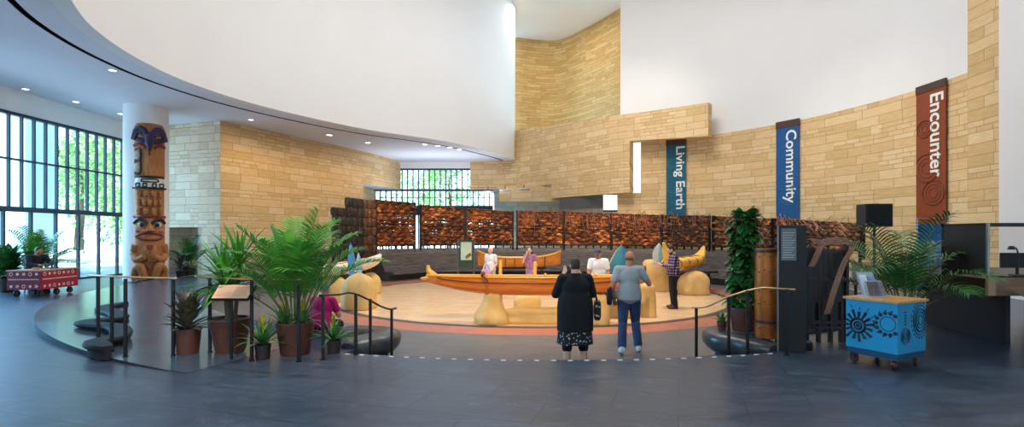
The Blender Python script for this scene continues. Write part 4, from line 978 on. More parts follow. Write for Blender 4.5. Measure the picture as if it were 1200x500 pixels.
# leaf shaped sail and its rocks
t = thing('leaf_sail', 'teal and yellow leaf-shaped sail behind the man in grey', 'sail', P(728, 0, 12.9).xy.to_3d()+V((0, 0, .02)))
for nm, m, a0, a1 in (('yellow_gore', YEL, 150, 196), ('teal_gore', TEAL, 196, 290), ('teal_gore', TEAL, 290, 400), ('blue_gore', mat('sail_blue', (44, 96, 140), .6), 40, 150)):
    b = MB(); rs = []
    for i in range(13):
        u = i/12; z = 1.34*u; hw = .40*(math.sin(math.pi*(.30+.70*u))**.8); ring = []
        for k in range(9):
            a = R(a0+(a1-a0)*k/8); ring.append(V((hw*math.cos(a)-.12*(1-u)**2*0, hw*.55*math.sin(a), z)))
        rs.append(ring)
    for i in range(12):
        pass
    b.rings(rs, closed=False); b.build(nm, m, t, local=True, solid=.015)
boulder('boulder', 'low tan boulder below the leaf-shaped sail', P(724, 0, 12.7).xy.to_3d()+V((0, 0, LF)), (.42, .36, .42), 13, 'low', pw=3)
boulder('boulder', 'tall narrow tan boulder right of the man in grey', P(758, 0, 12.75).xy.to_3d()+V((0, 0, LF)), (.2, .28, .82), 14, 'block', pw=3)
# right cluster
boulder('boulder', 'blocky tan boulder left of the man in plaid', P(769, 0, 18.6).xy.to_3d()+V((0, 0, LF)), (.46, .4, 1.12), 15, 'block', pw=3.4)
boulder('boulder', 'rounded tan boulder under the reed boat, right of the man in plaid', P(813, 0, 17.5).xy.to_3d()+V((0, 0, LF)), (.52, .45, .80), 16, pw=2.6)
a, c = P(778, 0, 17.0).xy.to_3d()+V((0, 0, .52)), P(825, 0, 18.4).xy.to_3d()+V((0, 0, .60))
t = thing('reed_boat', 'yellow bundled reed boat with upturned ends on a dark rack', 'boat', (a+c)/2-V((0, 0, .2)))
ax = c-a; sd = V((-ax.y, ax.x, 0)).normalized()
for off, hz, rr in ((-.2, .16, .14), (.2, .16, .14), (0, .02, .17), (-.06, .2, .10), (.08, .2, .10)):
    pts, rad = [], []
    for i in range(25):
        u = i/24; e = abs(2*u-1); lift = .62*e**4.5 if u > .5 else .85*e**6; sq = 1-e**3
        pts.append(a+ax*u+sd*off*sq+V((0, 0, hz*sq+lift))); rad.append(rr*(.32+.68*sq))
    b = MB(); b.tube(pts, rad, 12); b.build('reed_bundle', REED, t)
for u in (.2, .4, .6, .8):
    b = MB(); p = a+ax*u+V((0, 0, .12)); b.tube([p+sd*.38*math.cos(x)+V((0, 0, .2*math.sin(x))) for x in [2*math.pi*i/20 for i in range(21)]], .018, 5); b.build('lashing', mat('reed_lashing', (150, 96, 36), .7), t)
RACK = mat('dark_rack', (40, 34, 30), .5)
def rack(p, q, z, w, label, legs=True):
    p, q = V(p), V(q); t = thing('display_rack', label, 'rack', ((p.x+q.x)/2, (p.y+q.y)/2, LF)); d = q-p; mm = M.Rotation(math.atan2(d.y, d.x), 3, 'Z')
    b = MB(); b.box((p+q)/2+V((0, 0, z)), (d.length, w, .06), rot=mm); b.build('shelf_board', RACK, t, smooth=False)
    for u in (.08, .92):
        b = MB(); r_ = p+d*u; b.span((r_.x-.04, r_.y-.04, LF), (r_.x+.04, r_.y+.04, z-.03)); b.build('leg', RACK, t, smooth=False)
rack(P(790, 0, 17.9).xy.to_3d(), P(834, 0, 18.9).xy.to_3d(), .28, .6, 'dark rack carrying the yellow reed boat')
blade('pale blue fin in front of the reed boat, left of the man in plaid', 'fin_sculpture', (P(771, 0, 17.9).x, 17.9, .68), .5, .66, mat('blade_pale', (150, 192, 206), .45), BLUE_W, R(25), .06)
# pale kayak at left
a, c = V((-5.75, 14.5, .62)), V((-4.62, 18.1, .80))
t = thing('skin_kayak', 'pale kayak with orange stripes pointing away behind the blue fins', 'kayak', (a+c)/2-V((0, 0, .3)))
PALE = mat('kayak_skin', (230, 212, 188), .5, rgb2=(244, 232, 214), scale=3); ORS = mat('kayak_stripe', (206, 120, 72), .5)
hull('kayak', t, a, c, .62, .3, .06, .10, PALE, keel_rise=.8)
ax = c-a; sd = V((-ax.y, ax.x, 0)).normalized(); b = MB(); rs = []
for i in range(25):
    u = .01+.98*i/24; e = max(0, 1-abs(2*u-1)**2.6)**.75; hb = .31*e+.01; sh = (.06 if u < .5 else .10)*abs(2*u-1)**3
    rs.append([a+ax*u+sd*x*hb+V((0, 0, sh+zz*(1 if e > .1 else .2))) for x, zz in ((-1, 0), (-.5, .05), (0, .08), (.5, .05), (1, 0))])
b.rings(rs, closed=False); b.build('deck', PALE, t, solid=.015)
for x in (-.45, .45):
    b = MB(); b.tube([a+ax*(.05+.9*i/16)+sd*x*(.31*max(0, 1-abs(2*(.05+.9*i/16)-1)**2.6)**.75)+V((0, 0, .065)) for i in range(17)], .022, 5); b.build('stripe', ORS, t)
b = MB(); b.tube([a+ax*.55+sd*.2*math.cos(x)+ax.normalized()*.34*math.sin(x)+V((0, 0, .1)) for x in [2*math.pi*i/20 for i in range(21)]], .025, 6); b.build('cockpit_rim', CANOE_D, t)
rack(V((-5.22, 16.2, 0)), V((-5.0, 17.1, 0)), .25, .5, 'dark rack under the pale kayak')
# far birch canoe
a, c = P(560, 0, 22.6).xy.to_3d()+V((0, 0, .62)), P(657, 0, 22.6).xy.to_3d()+V((0, 0, .66))
t = thing('bark_canoe', 'orange bark canoe with dark seams, far back by the granite bench', 'canoe', (a+c)/2-V((0, 0, .4)))
_, sh, sec = hull('canoe', t, a, c, .8, .42, .32, .26, BARK, keel_rise=.25)
for s_ in sh:
    b = MB(); b.tube(s_, .03, 6); b.build('gunwale', CANOE_Y, t)
for i in (7, 12, 16, 20, 24, 29):
    b = MB(); b.tube([p*1.0+V((0, -.008, 0)) for p in sec(i/36, 12, 0)[:7]], .016, 5); b.build('seam_strip', BLACKM, t)
rack(P(578, 0, 22.7).xy.to_3d(), P(640, 0, 22.7).xy.to_3d(), .17, .5, 'dark low rack under the far bark canoe')
for px, top, lb in ((586.5, 304.5, 'yellow wooden post right of the man in white'), (627, 306, 'yellow wooden post behind the girl in the purple dress')):
    d = 16.6; b = MB(); c_ = P(px, 0, d).xy.to_3d(); z1 = Z(top, d); b.lathe([(.055, LF), (.055, z1-.03), (.04, z1), (.005, z1+.005)], c_, 14); tag(b.build('wooden_post', CANOE_Y), lb, 'post')
b = MB(); d = 18.8
t = thing('map_sign', 'pale green map panel on two steel posts behind the big canoe', 'sign', P(546, 0, d).xy.to_3d()+V((0, 0, LF)))
for px in (536.8, 555.4):
    b = MB(); c_ = P(px, 0, d); b.tube([(c_.x, d, LF), (c_.x, d, Z(279.5, d))], .028, 8); b.build('post', mat('steel_post', (120, 120, 116), .35, metal=.8), t)
b = MB(); p, q = P(538, 281, d), P(554.3, 313, d); b.span((p.x, d-.02, q.z), (q.x, d+.02, p.z)); b.build('frame', mat('sign_frame', (38, 66, 54), .5), t, smooth=False)
b = MB(); p, q = P(540, 283.5, d), P(552.8, 304.5, d); b.span((p.x, d-.03, q.z), (q.x, d-.015, p.z)); b.build('map_panel', mat('sign_green', (178, 206, 178), .6, rgb2=(206, 222, 196), scale=2.5), t, smooth=False)
b = MB(); p, q = P(545.5, 300.5, d), P(551.5, 296.5, d); b.tube([(p.x, d-.035, p.z), (q.x, d-.035, q.z)], .03, 5, flat=.8); b.tube([(p.x+.02, d-.035, p.z-.06), (q.x+.03, d-.035, q.z-.05)], .022, 5); b.build('boat_picture', CANOE_D, t)
# ------------------------------------------------------------------ rails
def floorz(p):
    dx, dy = p.x-C2.x, p.y-C2.y; r = math.hypot(dx, dy); phi = math.degrees(math.atan2(dx, -dy))
    if r >= 11: return .13*min(1, max(0, (-phi-20.6)/24)) if r < 12.45 and phi < -20.6 else 0.0
    if SECT[0] <= phi <= SECT[1]: return -.1 if r >= 10.6 else -.2 if r >= 10.2 else -.3 if r >= 9.8 else -.4
    return 0.0 if r >= 9.8 else -.4
def rail(label, top, posts, mtop, r=.026, flat=.5):
    c = P(*top[len(top)//2]); t = thing('handrail', label, 'handrail', (c.x, c.y, 0))
    path = catmull([P(*q) for q in top], 6); b = MB(); b.tube(path, r, 8, flat=flat); b.ell(path[0], (.028, .028, .016)); b.ell(path[-1], (.028, .028, .016)); b.build('top_rail', mtop, t)
    for px, d in posts:
        p = V(((px-CX)/F*d, d, 0)); z = min(path, key=lambda q: (q.x-p.x)**2+(q.y-p.y)**2).z; f = floorz(p)
        b = MB(); b.span((p.x-.019, p.y-.012, f), (p.x+.019, p.y+.012, z)); b.lathe([(.035, f), (.035, f+.012), (.02, f+.015)], (p.x, p.y, 0), 12); b.build('post', BLACKM, t, smooth=False)
rail('brass-topped handrail at far left in front of the curved stone benches', [(105, 322, 7.35), (131, 323.5, 7.0), (165, 325, 6.8), (205, 326, 6.7)], [(115, 7.2), (131, 6.85), (147, 6.62), (203, 6.72)], BRASS)
rail('brass-topped handrail in front of the potted palms', [(231, 324, 7.0), (290, 327, 6.7), (353, 328, 6.55)], [(246, 6.95), (295, 6.55), (350, 6.5)], BRASS)
rail('dark wavy stair handrail descending beside the yellow bromeliads', [(376, 346, 6.62), (397, 345, 6.75), (412, 343, 6.9), (430, 350, 7.15), (447, 359, 7.4), (457, 362, 7.55), (463, 361, 7.65)], [(378.5, 6.62), (417, 6.9), (434, 7.15), (459, 7.6)], DARKM)
rail('wavy stair handrail with a worn brass top at right, before the vine pot', [(812, 360, 7.6), (828, 359, 7.4), (848, 350, 7.25), (870, 342, 7.1), (893, 337, 7.0), (912, 338, 6.9), (930, 339, 6.85)], [(816, 7.55), (854, 7.2), (876, 7.05), (922, 6.85)], BRASS)
# lectern sign
t = thing('reading_panel', 'tilted salmon-coloured reading panel on a thin black post', 'sign', P(271, 0, 6.66).xy.to_3d()+V((0, 0, .02)))
q = [P(246, 350, 6.45), P(291, 350, 6.45), P(301, 333.5, 6.75), P(256, 333.5, 6.75)]
n_ = (q[1]-q[0]).cross(q[3]-q[0]).normalized(); b = MB(); b.rings([[p-n_*.03 for p in q], [p for p in q]]); b.build('frame', DARKM, t, smooth=False)
cc = sum(q, V())/4; b = MB(); b.rings([[cc+(p-cc)*.93+n_*.001 for p in q], [cc+(p-cc)*.93+n_*.006 for p in q]]); b.build('text_plate', mat('salmon_plate', (250, 188, 150), .5, rgb2=(252, 200, 168), scale=2), t, smooth=False)
b = MB(); U, W = (q[1]-q[0]), (q[3]-q[0])
for i in range(6):
    for s0_ in (.1, .54):
        o = q[0]+U*s0_+W*(.18+.12*i)+n_*.007; b.add([o, o+U*.34, o+U*.34+W*.03, o+W*.03], [(0, 1, 2, 3)])
b.build('text_lines', mat('salmon_ink', (206, 136, 104), .5), t, smooth=False)
p = P(271, 0, 6.62); b = MB(); b.span((p.x-.016, p.y-.016, .01), (p.x+.016, p.y+.016, .84)); b.build('post', BLACKM, t, smooth=False)

# ------------------------------------------------------------------ potted plants
def spot(px, d, z=None):
    p = V(((px-CX)/F*d, d, 0)); p.z = floorz(p) if z is None else z; return p
random.seed(11)
t = thing('potted_croton', 'dark leafed croton in a brown pot, leftmost of the pots behind the rail', 'potted plant', spot(220, 6.88)); pot(t, .165, .135, .34)
b = MB()
for k in range(64):
    a = k*2.4; u = k/64; broad(b, (.03*math.cos(a), .03*math.sin(a), .30+.22*u), a, R(18+58*u+random.uniform(-10, 10)), random.uniform(.28, .42), .105, 1.3-.7*u)
b.build('foliage', LEAF_C, t, local=True, fixn=False); b = MB(); b.tube([(0, 0, .28), (0, 0, .55)], .012, 6); b.build('stem', TRUNK, t, local=True)
t = thing('potted_dracaena', 'spiky dracaena on bare trunks in a large brown pot behind the reading panel', 'potted plant', spot(270, 7.05)); pot(t, .265, .19, .46)
for x, y, h in ((-.06, 0, 1.02), (.07, .03, 1.18), (.0, -.05, .86)):
    b = MB(); b.tube([(x*.6, y, .4), (x, y, .7), (x*1.5, y*1.5, h)], [.03, .027, .024], 8); b.build('trunk', TRUNK, t, local=True)
    b = MB()
    for k in range(44):
        u = k/44; a = k*2.4+random.uniform(-.2, .2); strap(b, (x*1.5, y*1.5, h+.12*u-.06), a, R(-8+88*u+random.uniform(-8, 8)), random.uniform(.46, .66), .05, 1.2-.7*u, 6)
    b.build('leaf_rosette', LEAF, t, local=True, fixn=False)
t = thing('potted_palm', 'large feathery green palm in a brown pot, tallest plant at left', 'potted plant', spot(346, 6.95)); pot(t, .25, .19, .44)
palm(t, 26, .40, 1.2, 1.58, (50, 86), .37, .022, .95, 30, spread=.08, start=.36)
bromeliad(t, .44, 16, .34, .05, True, x=-.13, y=-.1); bromeliad(t, .44, 16, .34, .05, True, x=.13, y=-.08)
t = thing('potted_bromeliad', 'small yellow-spiked bromeliad in a dark pot, left of the big palm', 'potted plant', spot(308, 6.66)); pot(t, .10, .085, .19, POTD, .02); bromeliad(t, .18, 30, .46, .045)
t = thing('potted_bromeliad', 'small yellow-spiked bromeliad in a dark pot, right of the big palm by the stair rail', 'potted plant', spot(391, 7.0)); pot(t, .10, .085, .18, POTD, .02); bromeliad(t, .17, 28, .42, .045)
t = thing('potted_palm', 'arching green palm behind the blue cart', 'potted plant', (5.95, 7.75, 0)); pot(t, .24, .19, .45, POTD)
palm(t, 19, .42, 1.1, 1.72, (40, 82), .42, .022, 1.05, 26, spread=.06, start=.3, leaf=LEAF_SH)
t = thing('potted_palm', 'small dark palm beside the limestone doorway', 'potted plant', G(222, 325)); pot(t, .26, .2, .45, POTD); palm(t, 13, .42, .9, 1.3, (40, 85), .34, .04, 1.0, 18, leaf=LEAF_D)
t = thing('potted_croton', 'low dark leafy plant left of the doorway palm', 'potted plant', G(212, 326)); pot(t, .17, .14, .28, POTD); b = MB()
for k in range(30): a = k*2.4; broad(b, (0, 0, .26+.01*k), a, R(15+2*k), .45, .12, 1.2)
b.build('foliage', LEAF_C, t, local=True, fixn=False)
t = thing('potted_palm', 'feathery palm behind the man at the red cart', 'potted plant', (-14.1, 15.2, 0)); pot(t, .25, .2, .45, POTD); palm(t, 15, .42, 1.2, 1.7, (35, 85), .42, .04, .9, 20)
for i, (x, y) in enumerate(((-14.3, 14.55), (-14.9, 15.1))):
    t = thing('potted_shrub', 'broad-leafed shrub at the left edge by the glazing, ' + ('nearer' if i == 0 else 'farther') + ' of two', 'potted plant', (x, y, 0)); pot(t, .24, .19, .4, POTD); b = MB()
    for k in range(70): a = k*2.4; u = k/70; broad(b, (.1*math.cos(a), .1*math.sin(a), .4+.5*u), a, R(5+70*u), random.uniform(.35, .6), .2, 1.5)
    b.build('foliage', LEAF_D, t, local=True, fixn=False)
    b = MB(); b.tube([(0, 0, .35), (0, 0, .9)], .02, 6); b.build('stem', TRUNK, t, local=True)
t = thing('vine_plant', 'tall column of glossy heart-shaped leaves in a brown pot', 'potted plant', spot(872, 7.9, .14)); pot(t, .215, .17, .36)
b = MB(); b.tube([(0, 0, .3), (0, 0, 1.72)], .05, 8); b.build('moss_pole', TRUNK, t, local=True); b = MB()
for k in range(760):
    u = random.random()**.85; a = random.uniform(0, 2*math.pi); r = random.uniform(.04, .14)+.03*math.sin(u*7)+.01; z = .36+1.42*u
    broad(b, (r*math.cos(a), r*math.sin(a), z), a+random.uniform(-.5, .5), R(random.uniform(-25, 40) if u < .93 else random.uniform(20, 80)), random.uniform(.13, .22), random.uniform(.09, .15), 5, 4)
b.build('foliage', LEAF_D, t, local=True, fixn=False)
t = thing('potted_bromeliad', 'little pale-leafed plant on the kerb left of the vine pot', 'potted plant', spot(846, 8.0, .13)); pot(t, .075, .06, .13, POTM, .015); bromeliad(t, .12, 18, .24, .045, False)

# ------------------------------------------------------------------ right hand furniture
COPW = mat('copper_bark', (150, 74, 24), .42, rgb2=(206, 116, 44), scale=3, metal=.45, bump=.3); RIV = mat('rivet_dark', (60, 34, 22), .5)
c_ = spot(899, 7.45, 0); t = thing('bark_cylinder', 'tall riveted copper-coloured bark cylinder on short legs', 'cylinder', c_)
b = MB(); r_ = .165; b.lathe([(r_, .38), (r_*1.04, .9), (r_*.98, 1.2), (r_*1.02, 1.42), (r_*.93, 1.42), (r_*.93, 1.3), (.01, 1.3)], n=32, cap=False); b.build('upper_sheet', COPW, t, local=True)
b = MB(); b.lathe([(.01, .15), (r_, .13), (r_*1.03, .34), (.01, .345)], n=32, cap=False); b.build('lower_sheet', COPW, t, local=True)
for z in (.36, 1.38): b = MB(); b.lathe([(r_*1.05, z-.022), (r_*1.07, z), (r_*1.05, z+.022), (r_*.9, z)], n=32, cap=False); b.build('strap', RIV, t, local=True)
b = MB()
for z in (.27, .62, .80, 1.08, 1.30):
    for k in range(14): a = 2*math.pi*k/14; b.ell((r_*1.03*math.cos(a), r_*1.03*math.sin(a), z+(.03 if k % 2 else -.0)), (.011, .011, .011), None, 6, 4)
b.build('rivets', RIV, t, local=True)
for k in range(4): a = math.pi*(.25+.5*k); b = MB(); b.tube([(.12*math.cos(a), .12*math.sin(a), 0), (.12*math.cos(a), .12*math.sin(a), .15)], .014, 6); b.build('leg', BLACKM, t, local=True)
t = thing('sign_pylon', 'tall dark pylon with a silver edge and a grey notice near its top', 'sign', (3.87, 7.08, 0), R(-19))
PYL = mat('pylon_dark', (26, 22, 21), .6, var=.06)
b = MB(); b.box((0, 0, .87), (.345, .07, 1.74)); b.build('slab', PYL, t, local=True, smooth=False, bevel=.004)
b = MB(); b.box((-.178, -.003, .87), (.014, .08, 1.74)); b.build('silver_edge', mat('brushed_silver', (150, 144, 136), .35, metal=.8), t, local=True, smooth=False)
b = MB(); b.box((-.045, -.039, 1.48), (.185, .008, .44)); b.build('notice', mat('notice_grey', (112, 108, 106), .5, var=.04), t, local=True, smooth=False)
b = MB()
for i in range(11): b.box((-.045-.01*(i % 3), -.0435, 1.64-.034*i), (.15-.02*(i % 3), .002, .008))
b.build('text_lines', mat('notice_ink', (190, 188, 186), .6), t, local=True, smooth=False)
b = MB(); b.lathe([(.15, 0), (.155, .02), (.155, .09), (.145, .105), (.01, .105)], (4.1, 7.28, 0), 28); tag(b.build('floor_drum', PYL), 'low round dark drum at the foot of the pylon', 'base')
# slatted rack with bent rods
t = thing('bent_rod_rack', 'dark slatted rack with bundles of bent copper rods, right of the pylon', 'rack', P(969, 0, 7.7).xy.to_3d()); DW = mat('dark_slat', (36, 25, 21), .5, var=.2)
bx = lambda px, d=7.7: (px-969)/F*7.7
b = MB()
for k in range(9): x = bx(946)+(bx(991)-bx(946))*k/8; b.box((x, .03, .78), (.062, .02, 1.2))
b.build('slats', DW, t, local=True, smooth=False)
for z in (.22, .30, .95, 1.36): b = MB(); b.box((0, 0, z), (.62, .05, .05)); b.build('crossbar', DW, t, local=True, smooth=False)
for x in (-.3, -.12, .06, .22, .3): b = MB(); b.span((x-.02, -.02, 0), (x+.02, .05, .6 if abs(x) < .29 else 1.42)); b.build('leg', DW, t, local=True, smooth=False)
for q0, pts in ((0, [(962, 368), (972, 335), (982, 308), (991, 292), (991, 283), (984, 279.5), (972, 279), (961, 281), (955, 286)]), (1, [(944, 312), (950, 299), (954, 288), (951, 281), (944, 280)])):
    for k in range(4):
        b = MB(); b.tube(catmull([((px-969)/F*7.6+.024*k*(1 if i < 5 else .3), -.09, Z(py, 7.6)+.024*k*(0 if i < 4 else -1)) for i, (px, py) in enumerate(pts)], 6), .0085, 5); b.build('bent_rod', WIREM, t, local=True)
t = thing('info_panel', 'small grey notice panel on a post between the rod rack and the palm', 'sign', (6.25, 9.3, 0)); b = MB(); b.box((0, 0, .92), (.16, .03, .42)); b.build('panel', mat('notice_pale', (150, 140, 134), .5), t, local=True, smooth=False); b = MB(); b.span((-.02, -.0, 0), (.02, .03, .75)); b.build('post', BLACKM, t, local=True, smooth=False)
t = thing('loudspeaker', 'black box loudspeaker above the rod rack, left of the right palm', 'speaker', (6.72, 9.5, 1.76)); b = MB(); b.box((0, 0, .215), (.46, .34, .42), R(-8)); b.build('cabinet', mat('speaker_black', (20, 20, 22), .6), t, local=True, smooth=False, bevel=.012)
b = MB(); b.box((-.024, -.172, .215), (.40, .012, .36), R(-8)); b.build('grille', mat('grille_black', (12, 12, 13), .8, scale=60, bump=.4), t, local=True, smooth=False)
t = thing('speaker_stand', 'thin black stand carrying the loudspeaker', 'stand', (6.72, 9.5, 0)); b = MB(); b.tube([(0, 0, .02), (0, 0, 1.76)], .022, 8); b.build('pole', BLACKM, t, local=True)
for k in range(3): a = 2.1*k; b = MB(); b.tube([(0, 0, .5), (.4*math.cos(a), .4*math.sin(a), .01)], .014, 6); b.build('leg', BLACKM, t, local=True)
t = thing('poster_board', 'blue poster board in a thin metal frame behind the right palm', 'sign', (8.05, 9.75, 0)); b = MB(); b.box((0, 0, 1.2), (.62, .03, 1.25)); b.build('poster', mat('poster_blue', (30, 88, 156), .55, rgb2=(54, 112, 170), scale=2), t, local=True, smooth=False)
b = MB(); b.tube([(-.33, 0, 0), (-.33, 0, 1.93), (.25, 0, 1.93), (.25, 0, 1.8)], .014, 6); b.tube([(.33, 0, 0), (.33, 0, 1.82)], .014, 6); b.build('frame', mat('alu_frame', (150, 150, 150), .35, metal=.8), t, local=True)
# information desk
t = thing('information_desk', 'dark information desk with a wooden counter and glass case at far right', 'desk', (7.9, 8.2, 0)); DK = mat('desk_black', (9, 9, 11), .65, var=.1); WD = mat('counter_wood', (112, 70, 42), .4, rgb2=(144, 94, 58), scale=3, stretch=(1, 6, 6))
b = MB(); b.prism([(7.22, 7.5), (7.30, 7.5), (7.62, 9.3), (7.52, 9.3)], 0, .82); b.build('side_panel', DK, t, smooth=False); b = MB(); b.span((9.3, 7.5, 0), (9.4, 9.3, .82)); b.build('side_panel', DK, t, smooth=False)
b = MB(); b.prism([(6.42, 6.92), (9.6, 6.92), (9.6, 9.4), (6.7, 9.4)], .80, 1.02); b.build('counter', mat('counter_shaded', (46, 32, 26), .4), t, smooth=False, bevel=.004)  # slab wood darkened to paint in shadow along its left side
b = MB(); b.span((6.44, 6.9, .79), (9.6, 6.95, 1.03)); b.build('counter_front', WD, t, smooth=False)
b = MB(); b.span((6.415, 6.895, .79), (6.52, 6.94, 1.032)); b.build('counter_end', mat('counter_end_wood', (172, 128, 86), .4, scale=4), t, smooth=False)
FRD = mat('case_frame', (30, 27, 27), .4, metal=.3); SIL = MATS['brushed_silver']
b = MB(); b.span((6.5, 7.0, 1.735), (9.5, 7.04, 1.775)); b.span((6.5, 7.0, 1.735), (6.54, 7.75, 1.775)); b.span((6.5, 7.0, 1.02), (9.5, 7.03, 1.05)); b.span((6.5, 7.72, 1.02), (6.54, 7.75, 1.77)); b.span((6.5, 7.72, 1.735), (9.5, 7.75, 1.775)); b.build('case_frame', FRD, t, smooth=False)
b = MB(); b.span((6.49, 6.985, 1.02), (6.52, 7.015, 1.775)); b.build('case_post', SIL, t, smooth=False)
b = MB(); b.add([(6.54, 7.02, 1.05), (9.5, 7.02, 1.05), (9.5, 7.02, 1.74), (6.54, 7.02, 1.74)], [(0, 1, 2, 3)]); b.build('case_glass', GLASSD, t, smooth=False)
b = MB(); b.span((6.505, 7.03, 1.05), (6.535, 7.72, 1.74)); b.build('case_side', mat('case_back_dark', (26, 22, 21), .5), t, smooth=False)
t = thing('monitor', 'dark flat monitor inside the glass case on the desk', 'monitor', (7.4, 7.5, 1.02)); b = MB(); b.box((0, 0, .22), (.5, .03, .22)); b.build('screen', DK, t, local=True, smooth=False, bevel=.006); b = MB(); b.lathe([(.1, 0), (.1, .012), (.02, .02), (.02, .15)], n=16); b.build('stand', DK, t, local=True)
t = thing('desk_lamp', 'small dark curved desk lamp inside the glass case', 'lamp', (7.25, 7.35, 1.02)); b = MB(); b.tube(catmull([(0, 0, .0), (.02, 0, .2), (.0, 0, .38), (-.07, 0, .42)], 5), .01, 6); b.build('arm', FRD, t, local=True); b = MB(); b.lathe([(.05, 0), (.05, .015), (.01, .02)], n=16); b.build('base', FRD, t, local=True); b = MB(); b.lathe([(.05, 0), (.03, .05), (.01, .055)], (-.08, 0, .38), 16); b.build('lamp_shade', FRD, t, local=True)

# blue cart
t = thing('display_cart', 'bright blue cart on casters with black sun drawings and a wooden top', 'cart', (4.515+.308*.899-.31*.438, 5.98+.308*.438+.31*.899, 0), R(26))
BLC = mat('cart_blue', (24, 142, 182), .45, var=.04); BLK = mat('motif_black', (18, 20, 26), .5); TLD = mat('motif_dark_teal', (12, 54, 70), .5)
W_, D_ = .62, .615
b = MB(); b.box((0, 0, .50), (W_-.02, D_-.02, .60)); b.build('body', BLC, t, local=True, smooth=False, bevel=.006)
b = MB(); b.box((0, 0, .165), (W_-.04, D_-.04, .08)); b.build('plinth', mat('cart_plinth', (16, 62, 92), .5), t, local=True, smooth=False)
b = MB(); b.box((0, 0, .815), (W_+.03, D_+.03, .03)); b.build('top', mat('cart_top', (200, 138, 70), .4, rgb2=(220, 160, 90), scale=3, stretch=(1, 8, 1)), t, local=True, smooth=False, bevel=.004)
xf = -(W_-.02)/2-.001
def on_left(u, z): return (xf, u, z)
def ringline(b, f, cu, cz, r, w, n=28, squash=1):
    b.tube([f(cu+r*math.cos(2*math.pi*i/n), cz+r*squash*math.sin(2*math.pi*i/n)) for i in range(n+1)], w, 4, flat=1)
# sun at the far end of the left face (u>0 = away)
b = MB(); su, sz = .15, .48
for r, w in ((.085, .016), (.045, .012), (.016, .010)): ringline(b, on_left, su, sz, r, w)
for k in range(15):
    a = 2*math.pi*k/15; c, s_ = math.cos(a), math.sin(a); l = .2 if k % 2 else .175
    if abs(su+c*l) > .29: l = (.285-su)/c if c > 0 else l
    if l > .12: b.tube([on_left(su+c*.095, sz+s_*.095), on_left(su+c*l, sz+s_*l)], [.010, .019], 5)
    for q in (l+.03, l+.055):
        if abs(su+c*q) < .28 and s_ > .3: b.ell(on_left(su+c*q, sz+s_*q), (.004, .009, .009), None, 6, 4)
b.build('sun_drawing', BLK, t, local=True)
b = MB(); cu, cz = -.19, .55
ringline(b, on_left, cu, cz, .085, .005)
for k in range(14):
    a = 2*math.pi*k/14
    if cu+.135*math.cos(a) > -.285: b.ell(on_left(cu+.13*math.cos(a), cz+.13*math.sin(a)), (.004, .026, .024), None, 8, 5)
    if cu+.165*math.cos(a) > -.285: b.ell(on_left(cu+.16*math.cos(a+.08), cz+.16*math.sin(a+.08)), (.004, .011, .011), None, 6, 4)
b.build('ring_drawing', BLK, t, local=True)
yf = -(D_-.02)/2-.001; on_front = lambda x, z: (x, yf, z); b = MB()
for r, w in ((.03, .006), (.055, .006), (.08, .006), (.105, .006)): ringline(b, on_front, -.14, .41, r*.9, w)
for r, w in ((.05, .008), (.085, .008), (.12, .012), (.155, .008)): 
    b.tube([on_front(min(.295, .18+r*math.cos(a)), .58+r*1.15*math.sin(a)) for a in [2*math.pi*i/32 for i in range(33)]], w, 4)
for k in range(22):
    a = 2*math.pi*k/22; x = .18+.19*math.cos(a)
    if x < .29: b.ell(on_front(x, .58+.215*math.sin(a)), (.016, .004, .016), None, 6, 4)
for k in range(5): b.ell(on_front(-.14, .55+.035*k), (.03, .004, .012), None, 8, 4)
b.build('circle_drawing', TLD, t, local=True)
CAST = mat('caster_red', (96, 40, 34), .4); CMET = mat('caster_metal', (120, 120, 118), .3, metal=.9)
def caster(root, x, y, r=.062, rz=0, m=None):
    o = MB(); mm = M.Rotation(rz, 3, 'Z'); a = mm @ V((0, 1, 0)); f = mm @ V((1, 0, 0)); c = V((x, y, r))+f*.02
    rs = []
    for k in range(20):
        q = 2*math.pi*k/20; d = f*math.cos(q)+V((0, 0, math.sin(q))); rs.append([c+d*(r*.72)-a*.016, c+d*r*.97-a*.016, c+d*r, c+d*r*.97+a*.016, c+d*(r*.72)+a*.016])
    rs.append(rs[0]); wheel = o; wheel.rings(rs, cap=False); o = MB(); o.tube([c-a*.014, c+a*.014], r*.7, 14); o.tube([c-a*.03, c+a*.03], .012, 8)
    for sg in (-1, 1): o.box(c+a*sg*.028+V((0, 0, r*.6))-f*.01, (r*.7, .006, r*1.5), rz)
    o.box(c+V((0, 0, r*1.3))-f*.02, (r*1.3, .07, .012), rz); fk = o.build('caster', CMET, root, local=True, smooth=False); wheel.build('caster_wheel', m or CAST, fk, local=True)
for x, y, a in ((-.23, -.22, .6), (.23, -.22, .3), (-.23, .22, 1.2), (.23, .22, .2)): caster(t, x, y, .063, a)
cart_m = root_mat(t)
t = thing('brochure_holder', 'clear leaning brochure holder on the blue cart', 'holder', cart_m @ V((-.05, .08, .83)), R(10))
ACR = mat('holder_grey', (176, 178, 184), .3, var=.05)
b = MB()
for yb, h in ((.06, .30), (-.03, .20)):
    b.rings([[V((x, yb+o, 0)) for x, o in ((-.12, 0), (.12, 0), (.12, .01), (-.12, .01))], [V((x, yb+o+h*.35, h)) for x, o in ((-.12, 0), (.12, 0), (.12, .01), (-.12, .01))]])
b.box((0, .03, .008), (.25, .2, .014)); b.build('frame', ACR, t, local=True, smooth=False)
hm = root_mat(t)
